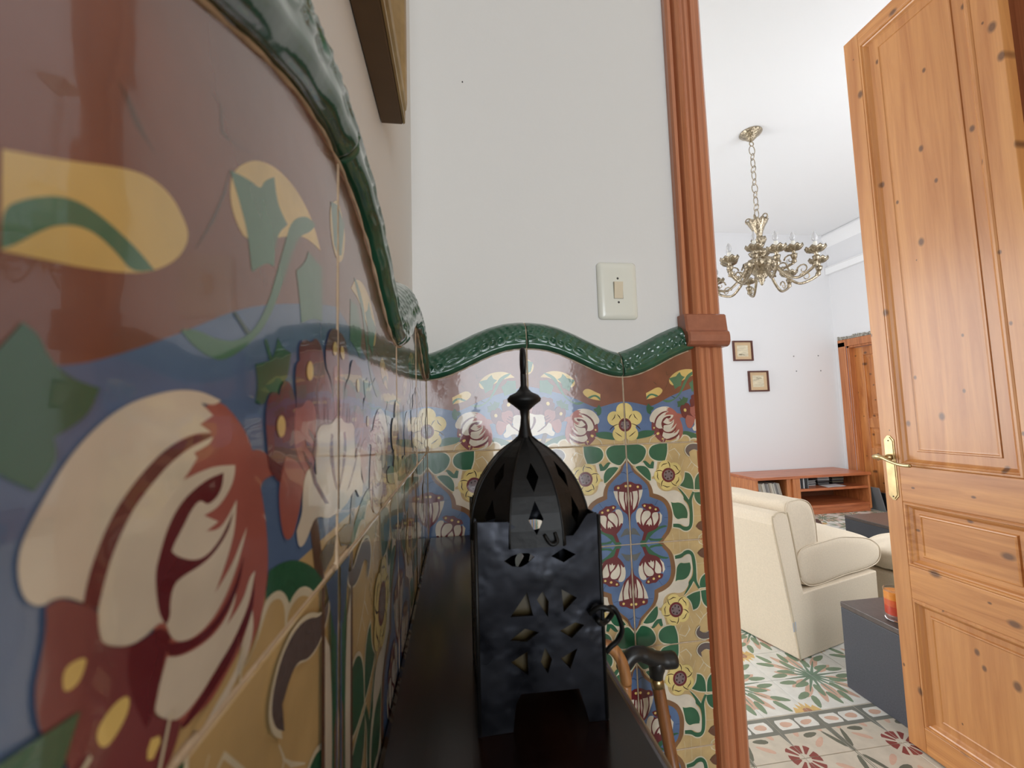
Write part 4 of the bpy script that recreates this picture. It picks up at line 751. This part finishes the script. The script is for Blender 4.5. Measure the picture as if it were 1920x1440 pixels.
def cushion(name, pts, y0, y1, parent, lift=0, bulge=.015, m=fabric, seam=True, n=40):
    # closed outline swept along y, swelling to its middle
    b = MB(); P = spline([(x, 0, z) for x, z in pts]+[(pts[0][0], 0, pts[0][1])], 5)[:-1]
    cx = sum(p.x for p in P)/len(P); cz = sum(p.z for p in P)/len(P); rows = []
    for k in range(n+1):
        t = k/n; e = min(t, 1-t)*(y1-y0); s = 1-.025*max(0, 1-e/.02)**2; g_ = bulge*min(1, e/.16)
        rows.append([(cx+(p.x-cx)*s+(p.x-cx)*g_*1.2, y0+(y1-y0)*t, cz+(p.z-cz)*s+max(0, min(1, (p.z-cz)/.05))*lift*min(1, e/.18)**.6*math.sin(PI*max(0, min(1, (p.x-.05)/.72)))**.7+.002*math.sin(9*t*PI+p.x*20)) for p in P])
    c0 = [(cx+(x-cx)*.88, y-.006, cz+(z-cz)*.88) for x, y, z in rows[0]]; c1 = [(cx+(x-cx)*.88, y+.006, cz+(z-cz)*.88) for x, y, z in rows[-1]]
    b.grid([c0]+rows+[c1], True, True)
    o = b.build(name, m, parent, smooth=True); s_ = o.modifiers.new('soft', 'SUBSURF'); s_.levels = s_.render_levels = 1
    if seam:
        for r_ in (rows[0], rows[-1]):
            bb = MB(); bb.tube([Vector(p) for p in r_]+[Vector(r_[0])], .0024, 6, False); bb.build('seam', fabric, o, smooth=True)
    return o
cushion('seat_cushion', [(.055, .360), (.085, .318), (.148, .293), (.30, .294), (.50, .300), (.66, .303), (.722, .322), (.742, .358), (.720, .405), (.62, .455), (.44, .484), (.28, .488), (.13, .480), (.062, .45)], .02, LEN/2-.005, sofa, .024)
cushion('seat_cushion', [(.055, .360), (.085, .318), (.148, .293), (.30, .294), (.50, .300), (.66, .303), (.722, .322), (.742, .358), (.720, .405), (.62, .455), (.44, .484), (.28, .488), (.13, .480), (.062, .45)], LEN/2+.005, LEN-.02, sofa, .024)
bk = [(.038, .430), (.10, .418), (.19, .420), (.232, .432), (.238, .50), (.232, .60), (.205, .672), (.150, .700), (.085, .702), (.030, .690), (.018, .62), (.030, .52)]
cushion('back_cushion', bk, .03, LEN/2-.004, sofa); cushion('back_cushion', bk, LEN/2+.004, LEN-.03, sofa)
b = MB(); b.tube(spline([(.0, -.001, .006), (-.056, -.001, .334), (-.117, -.001, .622), (-.104, -.001, .656), (-.070, -.001, .670), (-.030, -.001, .662), (-.006, -.001, .634), (.045, -.001, .36)], 6), .0035, 7); b.build('piping', piping, sofa, smooth=True)
b = MB(); b.box(-.034, -.014, -.0025, -.001, .135, .175); b.build('fabric_label', mat('grey_tag', srgb(186, 190, 196), .6), sofa)
for x in (.04, .58):
    for y in (.06, LEN-.06): b = MB(); b.box(x-.02, x+.02, y-.02, y+.02, 0, .0038); b.build('foot', blackp, sofa)
# cream stool beyond the sofa
ott = empty('footstool', (2.55, 1.97, -H), (0, 0, ang), label='cream upholstered footstool just beyond the sofa seat, half behind the door', cat='stool')
b = MB(); b.box(-.20, .20, -.17, .17, .004, .25); b.build('base', fabric, ott, bevel=.02, seg=3)
cushion('seat_cushion', [(-.20, .26), (0, .255), (.20, .26), (.212, .31), (.195, .37), (0, .392), (-.195, .37), (-.212, .31)], -.18, .18, ott)
# ------------------------------------------------------------- low dark tables
def lowtable(x, y, sx, sy, hgt, label):
    e = empty('low_table', (x, y, -H), label=label, cat='table', group='two dark low tables')
    b = MB(); b.box(0, sx, 0, sy, 0, hgt-.022); b.build('body', slate, e, bevel=.002)
    b = MB(); b.box(-.001, sx+.001, -.001, sy+.001, hgt-.0215, hgt); b.build('tabletop', slatetop, e, bevel=.003); return e
lowtable(1.621, .985, .60, .585, .337, 'dark slate low table with brown top, nearest, partly behind the open door')
lowtable(2.882, 2.10, .60, .64, .337, 'dark slate low table with brown top, farther one, beyond the sofa seat')
# layered candle and wooden ball
cn = empty('glass_candle', (1.688, 1.402, -.813), label='orange and red layered candle in a glass on the near low table', cat='candle')
b = MB(); b.lathe([(0, .003), (.0315, .003), (.0325, .012), (.0328, .022)], n=28); b.build('glass_foot', mat('pinkish_glass', srgb(200, 160, 150), .1, trans=.6, coat=.5), cn, smooth=True)
for z0_, z1_, c_, nm in ((.022, .052, (206, 70, 44), 'red_wax'), (.0522, .076, (222, 98, 48), 'orange_wax'), (.0762, .104, (232, 146, 56), 'amber_wax')):
    b = MB(); b.lathe([(.0329, z0_), (.0329, z1_)], n=36); b.lathe([(.0329, z1_), (0, z1_)], n=36); b.build(nm, mat(nm, srgb(*c_), .35, noise=.15, nscale=40, coat=.6), cn)
b = MB(); b.lathe([(0, .001), (.033, .001), (.034, .004)], n=28)

rim = MB(); rim.lathe([(.0332, .1046), (.0336, .112), (.0330, .113), (.0322, .111), (.0322, .1048)], n=28)
gm = bpy.data.materials.new('clear_glass'); gm.use_nodes = True; gp = gm.node_tree.nodes['Principled BSDF']; gp.inputs['Transmission Weight'].default_value = 1; gp.inputs['Roughness'].default_value = .02; gp.inputs['IOR'].default_value = 1.2
b.build('glass', gm, cn, smooth=True); rim.build('glass_rim', gm, cn, smooth=True)
b = MB(); b.lathe([(0, 0)]+[(.0125*math.sin(PI*i/12), .0125-.0125*math.cos(PI*i/12)) for i in range(1, 12)]+[(0, .025)], n=20)
tag(b.build('wooden_ball', mat('turned_wood', srgb(190, 140, 90), .35, noise=.2, nscale=60), smooth=True, loc=(1.662, 1.352, -.813)), 'small turned wooden ball lying beside the glass candle', 'ball')
# dark object on the floor behind the sofa cushion
b = MB(); b.grid([[(0, 0, .001), (.26, .0, .001), (.26, .22, .001), (0, .22, .001)], [(.03, .03, .10), (.23, .03, .10), (.23, .19, .12), (.03, .19, .12)]], True, True)
o = b.build('floor_cushion', mat('brown_leather', srgb(84, 58, 50), .6, noise=.2), bevel=.02, loc=(3.180, 3.318, -H), rot=(0, 0, .5)); tag(o, 'small brown cushion on the tiled floor between the sofa and the media cabinet', 'cushion')
# ------------------------------------------------------------- brass chandelier
ch = empty('chandelier', (2.353, 2.74, CEIL), label='ornate brass chandelier with candle bulbs hanging by a chain from the ceiling', cat='chandelier')
bulb_m = mat('clear_bulb', srgb(225, 226, 228), .08, trans=.55, coat=.5); sleeve_m = mat('candle_sleeve', srgb(232, 230, 220), .4)
b = MB(); b.lathe([(0, -.001), (.078, -.001), (.080, -.008), (.070, -.020), (.055, -.030), (.035, -.050), (.018, -.066), (.006, -.074), (0, -.076)], n=24); b.build('ceiling_rose', chand, ch, smooth=True)
b = MB(); b.tube([(.017*math.sin(2*PI*i/16), 0, -.092+.017*math.cos(2*PI*i/16)) for i in range(17)], .004, 7, False); b.build('hook_ring', chand, ch)
z = -.108; k = 0
while z > -.69:
    hh = (.075, .05)[k % 2]; ww = .017 if k % 3 else .024; b = MB(); q = []
    for i in range(17):
        a = 2*PI*i/16; p = (ww*math.sin(a), 0, z-hh/2+(hh/2)*math.cos(a)); q.append(p if k % 2 == 0 else (p[1], p[0], p[2]))
    b.tube(q, .0032, 6, False); b.build('chain_link', chand, ch); z -= hh-.012; k += 1
b = MB(); b.lathe([(0, -.70), (.012, -.70), (.020, -.715), (.062, -.702), (.072, -.706), (.062, -.732), (.044, -.765), (.032, -.80), (.026, -.830), (.024, -.836), (.044, -.846), (.050, -.864), (.042, -.885), (.020, -.900), (.018, -.925), (.026, -.935), (.056, -.948), (.072, -.960), (.064, -.976), (.030, -.990), (.034, -1.005), (.075, -1.018), (.108, -1.034), (.112, -1.058), (.096, -1.085), (.062, -1.108), (.046, -1.126), (.034, -1.135), (.040, -1.145), (.026, -1.158), (.020, -1.166), (.024, -1.174), (.012, -1.184), (.014, -1.192), (.006, -1.205), (0, -1.21)], n=40)
for v in b.b.verts:
    r_ = math.hypot(v.co.x, v.co.y); a = math.atan2(v.co.y, v.co.x)
    if r_ > .028:
        f_ = 1+.09*math.sin(a*10); v.co.x *= f_; v.co.y *= f_; v.co.z += .007*math.sin(a*10)
b.build('stem', chand, ch, smooth=True)
for i in range(5):
    a = 2*PI*i/5; b = MB(); b.tube([(.058*math.cos(a)+.020*math.sin(t)*math.cos(a), .058*math.sin(a)+.020*math.sin(t)*math.sin(a), -.697+.022*math.cos(t)) for t in [2*PI*j/14 for j in range(15)]], .0045, 6, False); b.build('crown_loop', chand, ch)
def cl_cup():
    b = MB(); b.lathe([(0, -.034), (.012, -.034), (.010, -.020), (.016, -.012), (.036, -.003), (.056, .010), (.063, .022), (.056, .021), (.034, .009), (.012, .006), (0, .006)], n=36)
    for v in b.b.verts:
        r_ = math.hypot(v.co.x, v.co.y); a = math.atan2(v.co.y, v.co.x)
        if r_ > .02: v.co.z += .007*math.sin(a*9)*(r_/.05)
    return b
ARMS = [(a_, .37, -1.078) for a_ in (335, 20, 65, 110, 155, 200, 245, 290)]+[(a_, .21, -.99) for a_ in (312, 42, 132, 222)]
for a_, R_, zc in ARMS:
    a = rad(a_)
    def q(r, z_): return (r*math.cos(a), r*math.sin(a), z_)
    if R_ > .3: P = spline([q(.08, -1.045), q(.12, -1.105), q(.175, -1.175), q(.24, -1.222), q(.31, -1.205), q(R_-.008, zc-.09), q(R_, zc-.035)], 6)
    else: P = spline([q(.06, -1.03), q(.09, -1.09), q(.13, -1.115), q(.175, -1.10), q(R_-.002, zc-.09), q(R_, zc-.035)], 6)
    b = MB(); b.tube(P, [.0125-.003*math.sin(PI*j/(len(P)-1)) for j in range(len(P))], 8)
    for fr, s_ in ((.30, 1), (.55, -1)):
        p = P[int(fr*len(P))]; r_ = math.hypot(p.x, p.y)
        b.tube([q(r_+(.040-.0028*j)*math.cos(j*.6)*s_-.02*s_, p.z+.046+(.040-.0028*j)*math.sin(j*.6)) for j in range(13)], [.006-.0003*j for j in range(13)], 6)
    b.tube([P[-4], P[-1]], [.017, .024], 10); b.tube([P[-9], P[-7], P[-4]], [.009, .018, .012], 8)
    arm = b.build('arm', chand, ch, smooth=True)
    cl_cup().build('drip_pan', chand, arm, smooth=True, loc=q(R_, zc))
    b = MB(); b.lathe([(0, .004), (.0125, .004), (.0125, .062), (.008, .065), (0, .065)], n=14); b.build('candle_sleeve', sleeve_m, arm, loc=q(R_, zc), smooth=True)
    b = MB(); b.lathe([(.006, .065), (.015, .075), (.0185, .090), (.016, .106), (.009, .122), (.002, .134), (0, .135)], n=14); b.build('bulb', bulb_m, arm, loc=q(R_, zc), smooth=True)
# small nail mark high on the end wall
b = MB(); b.lathe([(0, 0), (.0016, 0), (.001, .002), (0, .0022)], n=8); o = b.build('nail', darkm); o.rotation_euler = (PI/2, 0, 0); o.location = (.083, D+.02, .71); tag(o, 'tiny dark nail in the white plaster of the end wall', 'nail')
# hall window behind the camera and the living room's window frame
def winframe(name, pts, th, m):
    b = MB()
    for q in pts: b.box(*q)
    return struct(b.build(name, m, bevel=.003))
winframe('window_1', [(XL-.09, XL-.03, 2.76, 2.82, -.74, 1.44), (XL-.09, XL-.03, 4.18, 4.24, -.74, 1.44), (XL-.09, XL-.03, 3.47, 3.53, -.74, 1.44), (XL-.09, XL-.03, 2.82, 4.18, -.74, -.68), (XL-.09, XL-.03, 2.82, 4.18, 1.38, 1.44)], 0, frame_w)
